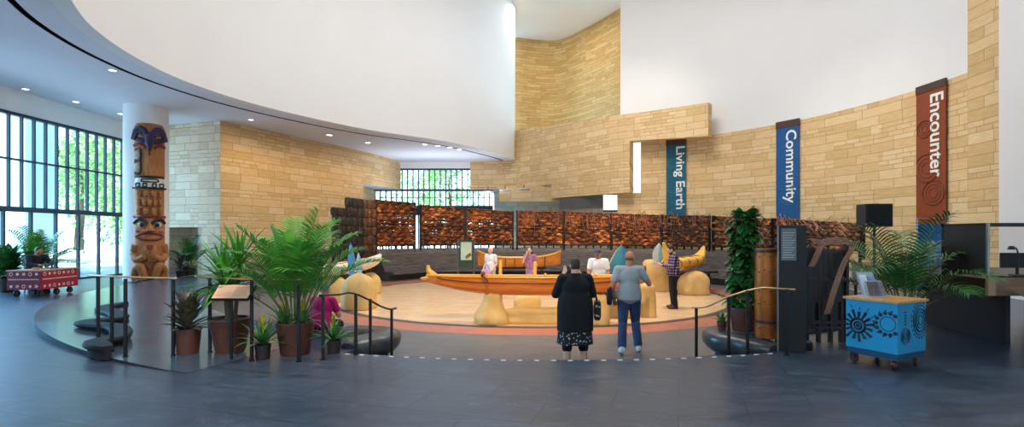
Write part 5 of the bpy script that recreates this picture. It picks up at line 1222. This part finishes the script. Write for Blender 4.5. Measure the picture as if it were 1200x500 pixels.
for i, (x, yb, h, cl, lb) in enumerate(((-.06, .045, .27, (210, 214, 220), 'pale brochure at the back of the holder, left'), (.06, .045, .25, (120, 128, 150), 'grey-blue brochure at the back of the holder, right'), (-.075, -.05, .19, (92, 60, 56), 'dark brown brochure at the front of the holder, left'), (0, -.05, .19, (70, 62, 78), 'dark purple brochure at the front of the holder, middle'), (.075, -.05, .19, (112, 96, 88), 'taupe brochure at the front of the holder, right'))):
    b = MB(); n = .036 if yb < 0 else .05
    b.rings([[hm @ V((x+sx, yb+o, .016)) for sx, o in ((-n, 0), (n, 0), (n, .007), (-n, .007))], [hm @ V((x+sx, yb+o+h*.35, h)) for sx, o in ((-n, 0), (n, 0), (n, .007), (-n, .007))]])
    tag(b.build('brochure', mat('paper_%d' % i, cl, .5, rgb2=[min(255, v+50) for v in cl], scale=14), smooth=False), lb, 'brochure', 'brochures on the blue cart')

# red cart
t = thing('display_cart', 'low red cart with white stencilled shapes beside the left glazing', 'cart', (-12.72, 13.92, 0), R(4))
RED = mat('cart_red', (176, 20, 36), .45, var=.05); REDP = mat('cart_purple_red', (118, 22, 56), .45, var=.05); STW = mat('stencil_white', (232, 206, 206), .6)
b = MB(); b.box((0, 0, .43), (.84, 1.24, .48)); b.build('body', RED, t, local=True, smooth=False, bevel=.006)
b = MB(); b.box((0, -.623, .43), (.83, .006, .47)); b.build('end_panel', REDP, t, local=True, smooth=False)
b = MB(); b.box((0, 0, .685), (.88, 1.28, .03)); b.build('top', mat('cart_top_tan', (190, 130, 96), .5), t, local=True, smooth=False)
fx = lambda u, z: (.425, u, z); fy = lambda u, z: (u, -.629, z); b = MB()
for f, ln in ((fx, 1.15), (fy, .74)):
    b.tube([f(-ln/2, .455), f(ln/2, .455)], .008, 4)
    for k in range(int(ln/.045)): b.ell(f(-ln/2+.045*k, .468), (.012, .012, .012), None, 6, 4)
    k = 0; u = -ln/2+.06
    while u < ln/2-.05:
        for z in (.28, .6):
            if (k % 3) == 0: b.ell(f(u, z), (.004 if f is fx else .038, .038 if f is fx else .004, .038), None, 12, 6)
            elif (k % 3) == 1: ringline(b, f, u, z, .04, .011, 16)
            else:
                for j in range(5): a = 2*math.pi*j/5; b.tube([f(u, z), f(u+.05*math.cos(a), z+.05*math.sin(a))], [.016, .007], 4)
            k += 1
        u += .155
b.build('stencil_shapes', STW, t, local=True)
for x, y in ((.3, -.5), (.3, 0), (.3, .45), (-.3, -.5), (-.3, .45)): caster(t, x, y, .085, R(80), BLACKM)
t2 = thing('cart_basket', 'small tan basket on the red cart top', 'basket', root_mat(t) @ V((.1, -.38, .70))); b = MB(); b.lathe([(.06, 0), (.085, .06), (.08, .06), (.055, .01), (.01, .008)], n=18, cap=False); b.build('bowl', mat('basket_tan', (206, 176, 130), .8), t2, local=True); b = MB(); b.tube([(.08*math.cos(a), 0, .06+.07*math.sin(a)) for a in [math.pi*i/10 for i in range(11)]], .006, 5); b.build('handle', TRUNK, t2, local=True)
for i, (u, h) in enumerate(((.1, .22), (.26, .30))):
    t2 = thing('display_figure', ('shorter' if i == 0 else 'taller') + ' small dark carved figure on the red cart', 'figure', root_mat(t) @ V((.12, u, .70))); b = MB(); b.lathe([(.045, 0), (.05, .02), (.02, .05), (.03, h*.5), (.018, h*.7), (.028, h*.85), (.005, h)], n=14); b.build('carving', MULL, t2, local=True)
    b = MB(); b.tube([(-.05, 0, h*.45), (0, 0, h*.62), (.05, 0, h*.45)], .009, 6); b.build('arms', MULL, t2, local=True)
t2 = thing('work_stool', 'dark stool of the man at the red cart', 'stool', (-13.42, 14.35, 0)); b = MB(); b.lathe([(.17, .42), (.18, .45), (.17, .47), (.01, .475)], n=20); b.build('seat', BLACKM, t2, local=True)
for k in range(4): a = math.pi*(.25+.5*k); b = MB(); b.tube([(.18*math.cos(a), .18*math.sin(a), 0), (.11*math.cos(a), .11*math.sin(a), .43)], .015, 6); b.build('leg', BLACKM, t2, local=True)
# ------------------------------------------------------------------ totem pole
CED = mat('cedar', (156, 92, 46), .7, rgb2=(192, 126, 70), scale=5, stretch=(4, 4, .6), bump=.2); CED_D = mat('cedar_dark', (128, 74, 40), .65, var=.2, scale=8)
INK = mat('totem_black', (30, 30, 36), .55); TRED = mat('totem_red', (142, 46, 38), .6); TWH = mat('totem_white', (216, 208, 190), .6); TPUR = mat('totem_purple', (66, 44, 84), .55, rgb2=(44, 40, 66), scale=3); TGRN = mat('totem_green', (90, 112, 102), .6)
t = thing('totem_pole', 'tall carved and painted cedar totem pole in front of the white column', 'totem pole', (-12.42, 17.55, 0), R(35))
TH = 5.42
def tz(py): return max(0.0, (331-py)*TH/(331-146))
def tb(name, m, fn, angle=50):
    b = MB(); fn(b); return b.build(name, m, t, local=True, angle=angle)
RX, RY = .435, .36
def shell(prof, n=36): # half-round pole: profile of (py, scale)
    def f(b):
        rs = []
        for py, s in prof:
            z = tz(py); rs.append([V((RX*s*math.cos(a), -RY*s*math.sin(a) if math.sin(a) > 0 else .12*abs(math.sin(a)), z)) for a in [2*math.pi*k/n for k in range(n)]])
        b.rings(rs)
    return f
def surf(x, py, s=1.0, o=.0):
    x = max(-.98, min(.98, x)); return V((RX*s*x, -RY*s*math.sqrt(1-x*x)-o, tz(py)))
tb('pole', CED, shell([(331, .95), (330, 1), (256, 1), (255, .95), (222, .96), (221, .86), (208, .88), (207, .98), (172, .98), (160, 1), (151, .98), (147, .86), (146, .6)]))
def line(b, pts, r, s=1.0, o=.01): b.tube(catmull([surf(x, py, s, o) for x, py in pts], 5), r, 6)
# raven at the top
def raven(b):
    for sg in (-1, 1): line(b, [(sg*.95, 166), (sg*.8, 157), (sg*.5, 154), (sg*.22, 160), (sg*.1, 170)], .12, 1.0, -.01)
    line(b, [(-.75, 166), (-.3, 168), (.3, 168), (.75, 166)], .10, 1, -.02)
    b.tube([surf(0, 162, 1, .02), surf(0, 172, 1, .2), surf(0, 184, 1, .12)], [.13, .11, .03], 10)
tb('raven_head', TPUR, raven)
def eyes1(b):
    for sg in (-1, 1): b.ell(surf(sg*.48, 159, 1, .06), (.11, .05, .085), None, 14, 8)
tb('raven_eyes', INK, eyes1)
def eye_o(b):
    for sg in (-1, 1):
        b.tube([surf(sg*.48, 159, 1, .105)+V((.06*math.cos(a), .0, .045*math.sin(a))) for a in [2*math.pi*i/16 for i in range(17)]], .012, 5)
tb('raven_eye_rings', TGRN, eye_o)
tb('raven_breast_band', TRED, lambda b: [line(b, [(sg*.95, 173), (sg*.6, 172), (sg*.25, 176)], .06, 1, -.02) for sg in (-1, 1)])
def wing(b):
    for k in range(2): line(b, [(-.93, 178+14*k), (-.62, 177+14*k), (-.55, 184+14*k), (-.62, 190+14*k), (-.93, 190+14*k)], .035, 1, .0)
    line(b, [(-.9, 205), (-.6, 205)], .05)
tb('wing_outline', INK, wing)
for kk in range(2): tb('wing_fill', TWH, lambda b: b.ell(surf(-.76, 184+14*kk, 1, -.02), (.10, .05, .13), None, 12, 8))
tb('breast_ridge', CED, lambda b: b.tube([surf(0, 180, 1, -.1), surf(0, 195, 1, -.12), surf(0, 207, 1, -.14)], [.14, .20, .18], 12))
# hat band
tb('hat_band', TWH, lambda b: b.rings([[surf(-1+2*k/20, py, s, .02) for k in range(21)] for py, s in ((221.5, 1.05), (209, .90))], closed=False))
def hat(b):
    for py, s in ((221.5, 1.07), (209, .92)): line(b, [(-1, py), (-.5, py), (0, py), (.5, py), (1, py)], .035, s, .02)
    line(b, [(-.5, 211.5), (0, 211), (.5, 211.5), (.55, 214), (0, 214.5), (-.55, 214), (-.5, 211.5)], .022, .97, .03)
    for x in (-.75, -.3, .3, .75): line(b, [(x-.1, 216.5), (x+.1, 216.5), (x+.1, 220), (x-.1, 220), (x-.1, 216.5)], .025, 1.02, .03)
tb('hat_pattern', INK, hat)
# small carved figures
def figs(b):
    for row, py in enumerate((228, 238, 248)):
        for k in range(5 if row % 2 else 4):
            x = (-.7+1.4*k/(4 if row % 2 else 3)); b.ell(surf(x, py, .98, .02), (.075, .09, .12), None, 12, 8); b.ell(surf(x, py+3, .98, .08), (.05, .05, .04), None, 10, 6)
tb('carved_figures', CED, figs)
tb('carved_figure_mouths', CED_D, lambda b: [b.ell(surf(-.55+.37*k, py, .98, .10), (.045, .05, .022), None, 8, 5) for py in (231, 241, 251) for k in range(4)])
tb('red_band', TRED, lambda b: line(b, [(-1, 254.5), (-.5, 254.5), (0, 254.5), (.5, 254.5), (1, 254.5)], .05, 1, -.01))
# big face
tb('eye_whites', TWH, lambda b: [b.ell(surf(sg*.5, 264, 1, -.0), (.12, .05, .09), None, 14, 8) for sg in (-1, 1)])
tb('pupils', INK, lambda b: [b.ell(surf(sg*.48, 264, 1, .045), (.07, .03, .075), None, 12, 8) for sg in (-1, 1)])
tb('eyebrows', INK, lambda b: [line(b, [(sg*.95, 262), (sg*.7, 257.5), (sg*.35, 259), (sg*.1, 263.5)], .06, 1, 0) for sg in (-1, 1)])
tb('nose', CED, lambda b: (b.tube([surf(0, 261, 1, -.05), surf(0, 267, 1, .06), surf(0, 271, 1, .07)], [.06, .09, .12], 10), b.ell(surf(.22, 270.5, 1, .02), (.08, .07, .06)), b.ell(surf(-.22, 270.5, 1, .02), (.08, .07, .06))))
def lips(b):
    line(b, [(-.85, 276.5), (-.5, 274), (0, 273.5), (.5, 274), (.85, 276.5)], .045, 1, .01); line(b, [(-.85, 277.5), (-.5, 280.5), (0, 281), (.5, 280.5), (.85, 277.5)], .045, 1, .01)
tb('lips', TRED, lips)
tb('cheeks', mat('totem_pink', (196, 122, 100), .6), lambda b: [b.ell(surf(sg*.68, 270.5, 1, -.02), (.11, .06, .07)) for sg in (-1, 1)])
# body
def body(b):
    for sg in (-1, 1):
        b.tube(catmull([surf(sg*.9, 287, 1, .0), surf(sg*.98, 298, 1, .04), surf(sg*.75, 304, 1, .1), surf(sg*.28, 300, 1, .12)], 6), [.12]*12+[.11]*6+[.09], 10)
        b.tube(catmull([surf(sg*.3, 326, 1, .05), surf(sg*.62, 311, 1, .16), surf(sg*.9, 318, 1, .06), surf(sg*.85, 329, 1, .02)], 6), .13, 10)
    b.ell(surf(0, 296, 1, -.16), (.26, .24, .42))
tb('arms_and_legs', CED, body)
def hands(b):
    for sg, py in ((-1, 297), (1, 302)):
        for k in range(4): b.tube([surf(sg*.42, py+2.1*k-3, 1, .13), surf(-sg*.12, py+2.1*k-3.2, 1, .16)], [.026, .02], 6)
tb('hands', CED, hands)
tb('belly_paint', TRED, lambda b: (line(b, [(-.14, 287), (-.08, 292), (0, 294)], .05, 1, .06), line(b, [(.14, 287), (.08, 292), (0, 294)], .05, 1, .06), line(b, [(0, 312), (0, 316)], .06, 1, .1)))
tb('feet', CED_D, lambda b: [b.ell(surf(sg*.55, 328, 1, .06), (.16, .14, .09)) for sg in (-1, 1)])
tb('base_block', mat('base_dark', (52, 40, 34), .6), lambda b: b.box((0, -.1, .03), (1.0, .6, .06)))

# ------------------------------------------------------------------ people
def at(px, d, z=-.4): return ((px-CX)/F*d, d, z)
HB = mat('hair_brown', (64, 40, 28), .6, scale=30, var=.3); HD = mat('hair_black', (26, 20, 18), .5, scale=30, var=.3); HG = mat('hair_grey', (150, 146, 140), .6, scale=30, var=.2); HBL = mat('hair_white', (214, 206, 196), .6, scale=30, var=.1); HT = mat('hair_tan', (126, 84, 58), .6, scale=30, var=.2)
BLK_C = mat('cloth_black', (17, 16, 18), .9, var=.1); JEAN = mat('cloth_jeans', (36, 52, 84), .9, rgb2=(58, 78, 114), scale=5); GREY_C = mat('cloth_grey', (150, 156, 162), .9, var=.05); WHT_C = mat('cloth_white', (226, 226, 226), .9, var=.03); KHAKI = mat('cloth_khaki', (206, 196, 174), .9); PINK_C = mat('cloth_magenta', (206, 14, 110), .85, var=.08); NAVY = mat('cloth_navy', (24, 28, 42), .9); SNEAK = mat('sneaker', (214, 214, 218), .6); BROWN_S = mat('shoe_brown', (86, 48, 32), .5); PURP = mat('dress_purple', (132, 84, 132), .85, rgb2=(186, 130, 160), scale=14)
SKIRT = dots_mat('skirt_print', (22, 20, 22), (196, 186, 182), 26, .3); PLAID = plaid_mat('plaid_shirt')
wm, J, s, hd, tp = person('woman in a black cardigan and dotted skirt seen from behind, hands raised to her face', at(674, 7.86), R(4), 1.66, girth=1.62, skin=SKIN, hair=HB, shirt=BLK_C, sleeve='long', skirt=SKIRT, skirt_z=.36, hem=-.74, pants=BLK_C, leg_cover=1.5, shoe=BLK_C, hair_style='short',
    pose=dict(sR=(.2, -.01, 1.375), sL=(-.2, -.01, 1.375), eR=(.30, .08, 1.12), eL=(-.30, .08, 1.12), wR=(.13, .22, 1.42), wL=(-.15, .22, 1.42), kR=(.125, .015, .49), kL=(-.125, .015, .49), aR=(.135, -.03, .085), aL=(-.135, -.03, .085), hR=(.11, 0, .9), hL=(-.11, 0, .9), fR=(.17, .13, .03), fL=(-.17, .13, .03)))
wmm = root_mat(wm)
t = thing('camera_phone', 'small dark phone held up by the woman in black', 'phone', wmm @ V((0, .28, 1.47))); b = MB(); b.box((0, 0, 0), (.15, .010, .075)); b.build('case', BLK_C, t, local=True, smooth=False, bevel=.003); b = MB(); b.box((0, -.0056, 0), (.138, .001, .065)); b.build('display', mat('phone_screen', (60, 70, 84), .2), t, local=True, smooth=False)
t = thing('shoulder_bag', 'black and white patterned shoulder bag at the right hip of the woman in black', 'bag', wmm @ V((.35, .02, .70)), R(80)); b = MB(); b.ell((0, 0, .15), (.15, .06, .16), None, 20, 12, lambda q: (abs(q.x)**4+abs(q.y)**4+abs(q.z)**4)**-.25*.95); b.build('bag_body', dots_mat('bag_print', (24, 22, 24), (170, 164, 160), 16, .28), t, local=True)
b = MB(); b.tube(catmull([(-.12, 0, .28), (-.10, .06, .5), (.0, .13, .70), (.08, .06, .5), (.12, 0, .28)], 6), .012, 6); b.build('strap', BLK_C, t, local=True)
gm, *_ = person('bald man in a grey T-shirt and jeans walking away beside the canoe', at(737, 8.8), R(-8), 1.74, girth=1.15, skin=SKIN_T, hair=HT, hair_style='bald', shirt=GREY_C, pants=JEAN, leg_cover=1.93, shoe=SNEAK, head_yaw=-35,
    pose=dict(eR=(.33, .0, 1.15), wR=(.36, .25, 1.15), eL=(-.28, -.06, 1.10), wL=(-.24, .08, .86), kR=(.12, .16, .50), aR=(.16, .07, .10), fR=(.19, .23, .03), kL=(-.10, .04, .49), aL=(-.13, -.20, .12), fL=(-.15, -.06, .03)))
t = thing('shoulder_bag', 'dark shoulder bag hanging at the left side of the man in grey', 'bag', root_mat(gm) @ V((-.33, .02, .80)), R(80)); b = MB(); b.ell((0, 0, .15), (.15, .05, .15), None, 20, 12, lambda q: (abs(q.x)**5+abs(q.y)**5+abs(q.z)**5)**-.2*.95); b.build('bag_body', NAVY, t, local=True); b = MB(); b.tube(catmull([(-.12, 0, .27), (-.08, -.08, .45), (.0, -.13, .66), (.08, -.08, .45), (.12, 0, .27)], 6), .012, 6); b.build('strap', BLK_C, t, local=True)
pm_, *_ = person('bearded man in a plaid shirt and black trousers reading a sheet', at(789, 14.1), R(82), 1.76, girth=1.22, skin=SKIN, hair=HD, beard=HD, shirt=PLAID, sleeve='long', pants=BLK_C, leg_cover=1.95, shoe=BROWN_S, head_pitch=-32,
    pose=dict(eR=(.25, .05, 1.10), eL=(-.25, .05, 1.10), wR=(.15, .30, 1.18), wL=(-.14, .30, 1.16)))
pmm = root_mat(pm_)
t = thing('paper_map', 'pale unfolded sheet held by the man in plaid', 'map', pmm @ V((0, .40, 1.12)), R(82)); b = MB(); rot = M.Rotation(R(48), 3, 'X')
b.rings([[V((x, 0, 0))+rot @ V((0, y, .012*math.cos(x*20))) for y in (-.20, -.07, .07, .20)] for x in (-.22, -.11, 0, .11, .22)], closed=False); b.build('sheet', mat('map_paper', (206, 208, 216), .7, rgb2=(150, 160, 190), scale=16), t, local=True, solid=.003)
b = MB()
for i in range(4): b.tube([V((-.16, 0, .016))+rot @ V((0, -.12+.08*i, .01)), V((.14, 0, .016))+rot @ V((0, -.12+.08*i, .01))], .003, 4)
b.build('print_lines', NAVY, t, local=True)
person('man in a white T-shirt and blue cap leaning over the canoe', at(703, 12.9), R(168), 1.72, girth=1.25, skin=SKIN_T, hair=HB, shirt=WHT_C, pants=JEAN, leg_cover=1.93, shoe=BLK_C, cap=mat('cap_blue', (58, 62, 92), .8), head_pitch=-18, head_yaw=-14,
    pose=dict(neck=(.03, .14, 1.40), sR=(.21, .13, 1.35), sL=(-.15, .13, 1.35), eR=(.27, .18, 1.08), wR=(.22, .34, .92), eL=(-.22, .16, 1.08), wL=(-.18, .34, .92)))
person('white-haired person in white with a lilac bag, far behind the canoe', at(575, 17.6), R(150), 1.60, girth=1.1, skin=SKIN, hair=HBL, shirt=WHT_C, pants=KHAKI, leg_cover=1.93, shoe=SNEAK, pose=dict(wL=(-.2, .16, .92), wR=(.22, .14, .92)))
t = thing('handbag', 'lilac bag hanging beside the white-haired person', 'bag', at(570.5, 17.45, .18)); b = MB(); b.ell((0, 0, .15), (.17, .07, .15), None, 16, 10, lambda q: (abs(q.x)**4+abs(q.y)**4+abs(q.z)**4)**-.25*.95); b.build('bag_body', mat('bag_lilac', (196, 152, 206), .7), t, local=True); b = MB(); b.tube(catmull([(-.1, 0, .28), (0, 0, .42), (.1, 0, .28)], 6), .012, 6); b.build('handle', mat('bag_lilac_dark', (150, 110, 170), .7), t, local=True)
person('girl in a purple dress with one hand at her face, behind the canoe', at(621, 17.6), R(160), 1.60, girth=.85, skin=SKIN, hair=HB, hair_style='long', shirt=PURP, skirt=PURP, shoe=BROWN_S, pose=dict(eR=(.22, .10, 1.14), wR=(.09, .16, 1.42), kR=(.09, .015, .62), kL=(-.09, .015, .62)))
person('person in a magenta top sitting hunched on the kerb beyond the stair rail', (-3.12, 8.22, -.4), R(-14), 1.58, girth=1.35, skin=SKIN, hair=HG, shirt=PINK_C, pants=BLK_C, leg_cover=1.9, shoe=BLK_C, head_pitch=-10,
    pose=dict(hip=(0, 0, .62), neck=(0, .16, 1.06), sR=(.18, .16, 1.01), sL=(-.18, .16, 1.01), eR=(.26, .24, .76), eL=(-.26, .24, .76), wR=(.14, .44, .72), wL=(-.14, .44, .72), hR=(.10, .04, .60), hL=(-.10, .04, .60), kR=(.13, .44, .56), kL=(-.13, .44, .56), aR=(.13, .46, .085), aL=(-.13, .46, .085), fR=(.15, .60, .03), fL=(-.15, .60, .03)))
person('man in a dark shirt seated behind the red cart, bending over it', (-13.42, 14.35, 0), R(-115), 1.74, girth=1.1, skin=SKIN_T, hair=HD, shirt=NAVY, sleeve='long', pants=BLK_C, leg_cover=1.93, shoe=BLK_C, head_pitch=-30,
    pose=dict(hip=(0, 0, .58), neck=(0, .20, 1.02), sR=(.18, .20, .98), sL=(-.18, .20, .98), eR=(.24, .34, .80), eL=(-.24, .34, .80), wR=(.12, .56, .78), wL=(-.12, .56, .78), hR=(.1, .02, .56), hL=(-.1, .02, .56), kR=(.13, .38, .46), kL=(-.13, .38, .46), aR=(.13, .34, .085), aL=(-.13, .34, .085), fR=(.15, .48, .03), fL=(-.15, .48, .03)))

SUBS = {'soil': 'pot', 'boat_picture': 'map_panel', 'motif': 'cloth', 'lettering': 'cloth', 'small_print': 'cloth', 'grille': 'cabinet', 'sun_drawing': 'body', 'ring_drawing': 'body', 'circle_drawing': 'body', 'stencil_shapes': 'body',
        'pupils': 'eye_whites', 'raven_eye_rings': 'raven_eyes', 'hat_pattern': 'hat_band', 'display': 'case', 'print_lines': 'sheet', 'counter_front': 'counter', 'counter_end': 'counter', 'case_post': 'case_frame', 'case_glass': 'case_frame', 'seam_strip': 'hull', 'text_lines': ('text_plate', 'notice'), 'lashing': 'reed_bundle', 'stripe': 'deck', 'cockpit_rim': 'deck'}
for o in [o for o in COL.objects if o.parent is None]:
    kids = list(o.children); st = lambda c: c.name.split('.')[0]
    for c in kids:
        want = SUBS.get(st(c))
        if want:
            par = [k for k in kids if st(k) == want or (isinstance(want, tuple) and st(k) in want)]
            if par: c.parent = par[0]          # parts sit at their thing's origin, so nothing moves

# ------------------------------------------------------------------ light and camera
w = bpy.data.worlds.new('sky'); scene.world = w; w.use_nodes = True; nt = w.node_tree; nt.nodes.clear()
o = nt.nodes.new('ShaderNodeOutputWorld'); bg = nt.nodes.new('ShaderNodeBackground'); bg.inputs[0].default_value = (.50, .78, 1.0, 1); bg.inputs[1].default_value = 4.2; nt.links.new(bg.outputs[0], o.inputs[0])
def area(name, loc, size, power, col, target=None, disk=True, spread=180):
    l = bpy.data.lights.new(name, 'AREA'); l.shape = 'DISK' if disk else 'RECTANGLE'; l.size = size if disk else size[0]; l.energy = power; l.color = col; l.spread = R(spread)
    if not disk: l.size_y = size[1]
    ob = bpy.data.objects.new(name, l); COL.objects.link(ob); ob.location = loc
    d = (V(target)-V(loc)) if target else V((0, 0, -1)); ob.rotation_euler = d.to_track_quat('-Z', 'Y').to_euler(); return ob
def spotl(name, loc, target, power, col, ang_=50, blend=.6, rad=.15):
    l = bpy.data.lights.new(name, 'SPOT'); l.energy = power; l.color = col; l.spot_size = R(ang_); l.spot_blend = blend; l.shadow_soft_size = rad
    ob = bpy.data.objects.new(name, l); COL.objects.link(ob); ob.location = loc; ob.rotation_euler = (V(target)-V(loc)).to_track_quat('-Z', 'Y').to_euler(); return ob
area('skylight_oculus', (1.4, 15.5, 15.4), 11, 1560, (.90, .96, 1))
area('far_area_light', (2.5, 31, 15.4), 5, 200, (.97, .97, 1))  # disk area light just below the far ceiling
area('entrance_fill', (-4, -1.5, 6.2), 7, 520, (.62, .83, 1))  # unseen disk added under the entrance soffit to brighten the foreground
WARM = (1, .80, .54)
area('soffit_fill', (-4.2, 29.5, 3.3), (6, .8), 170, (.78, .85, 1), (-4.2, 29.5, 6), disk=False)  # upward rectangle added behind the screens to brighten the far soffit
spotl('floor_spot', (1, 14, 14.5), (.6, 17.6, -.4), 3500, (1, .90, .78), 58)
for i in range(6):
    lq = lw[2+i*5]; spotl('wall_spot_left', (lq.x+1.9, lq.y-1.0, 6.12), (lq.x, lq.y, 2.6), 150, (1, .76, .48), 120, 1, .4)
spotl('wall_spot_right', (2, 12, 12), (12.4, 18.5, 2.6), 2000, (1, .93, .80), 46, .9)
spotl('canoe_spot', (.5, 4.6, 8.5), (.4, 12.6, .2), 3400, (1, .84, .60), 44, .8)
spotl('plant_fill_spot', (-1.2, 2.2, 6.1), (-3.5, 6.8, .8), 1300, (1, .92, .82), 40, .8)  # unseen spot added to brighten the reading panel and pots
spotl('wall_spot_mid', (3, 18, 14), (6, 25.5, 5), 1250, (1, .92, .80), 55, .8)
spotl('upper_wall_spot', (3, 28, 14.8), (3.5, 36, 10.5), 400, (1, .86, .66), 90, .8)
for i, px in enumerate((455, 520, 575, 632, 690, 745)):
    p = min(SC, key=lambda q: abs(px_of(q)-px)); spotl('screen_spot', (p.x*.8, p.y-4.5, 5.6), (p.x, p.y, 1.9), 800, (1, .80, .54), 36, .7)
sun = bpy.data.lights.new('sun', 'SUN'); sun.energy = 12; sun.angle = R(3); sun.color = (.94, .97, 1); so = bpy.data.objects.new('sun', sun); COL.objects.link(so); so.rotation_euler = (R(22), R(-14), 0)
sk = bpy.data.lights.new('blue_sky_fill', 'SUN'); sk.energy = 11.5; sk.angle = R(45); sk.color = (.13, .54, 1); sko = bpy.data.objects.new('blue_sky_fill', sk); COL.objects.link(sko); sko.rotation_euler = V((1, -.3, -.50)).to_track_quat('-Z', 'Y').to_euler()  # second sun added as blue fill through the left glazing
cam = bpy.data.cameras.new('camera'); co = bpy.data.objects.new('camera', cam); COL.objects.link(co); co.location = (0, 0, EYE); co.rotation_euler = (R(90), 0, 0)
cam.sensor_width = 36; cam.lens = 18; cam.shift_y = (CY-250)/1200; cam.clip_start = .05; cam.clip_end = 300; scene.camera = co
vs = scene.view_settings; vs.view_transform = 'Standard'; vs.look = 'None'; vs.gamma = 1; vs.use_curve_mapping = False; vs.exposure = 0
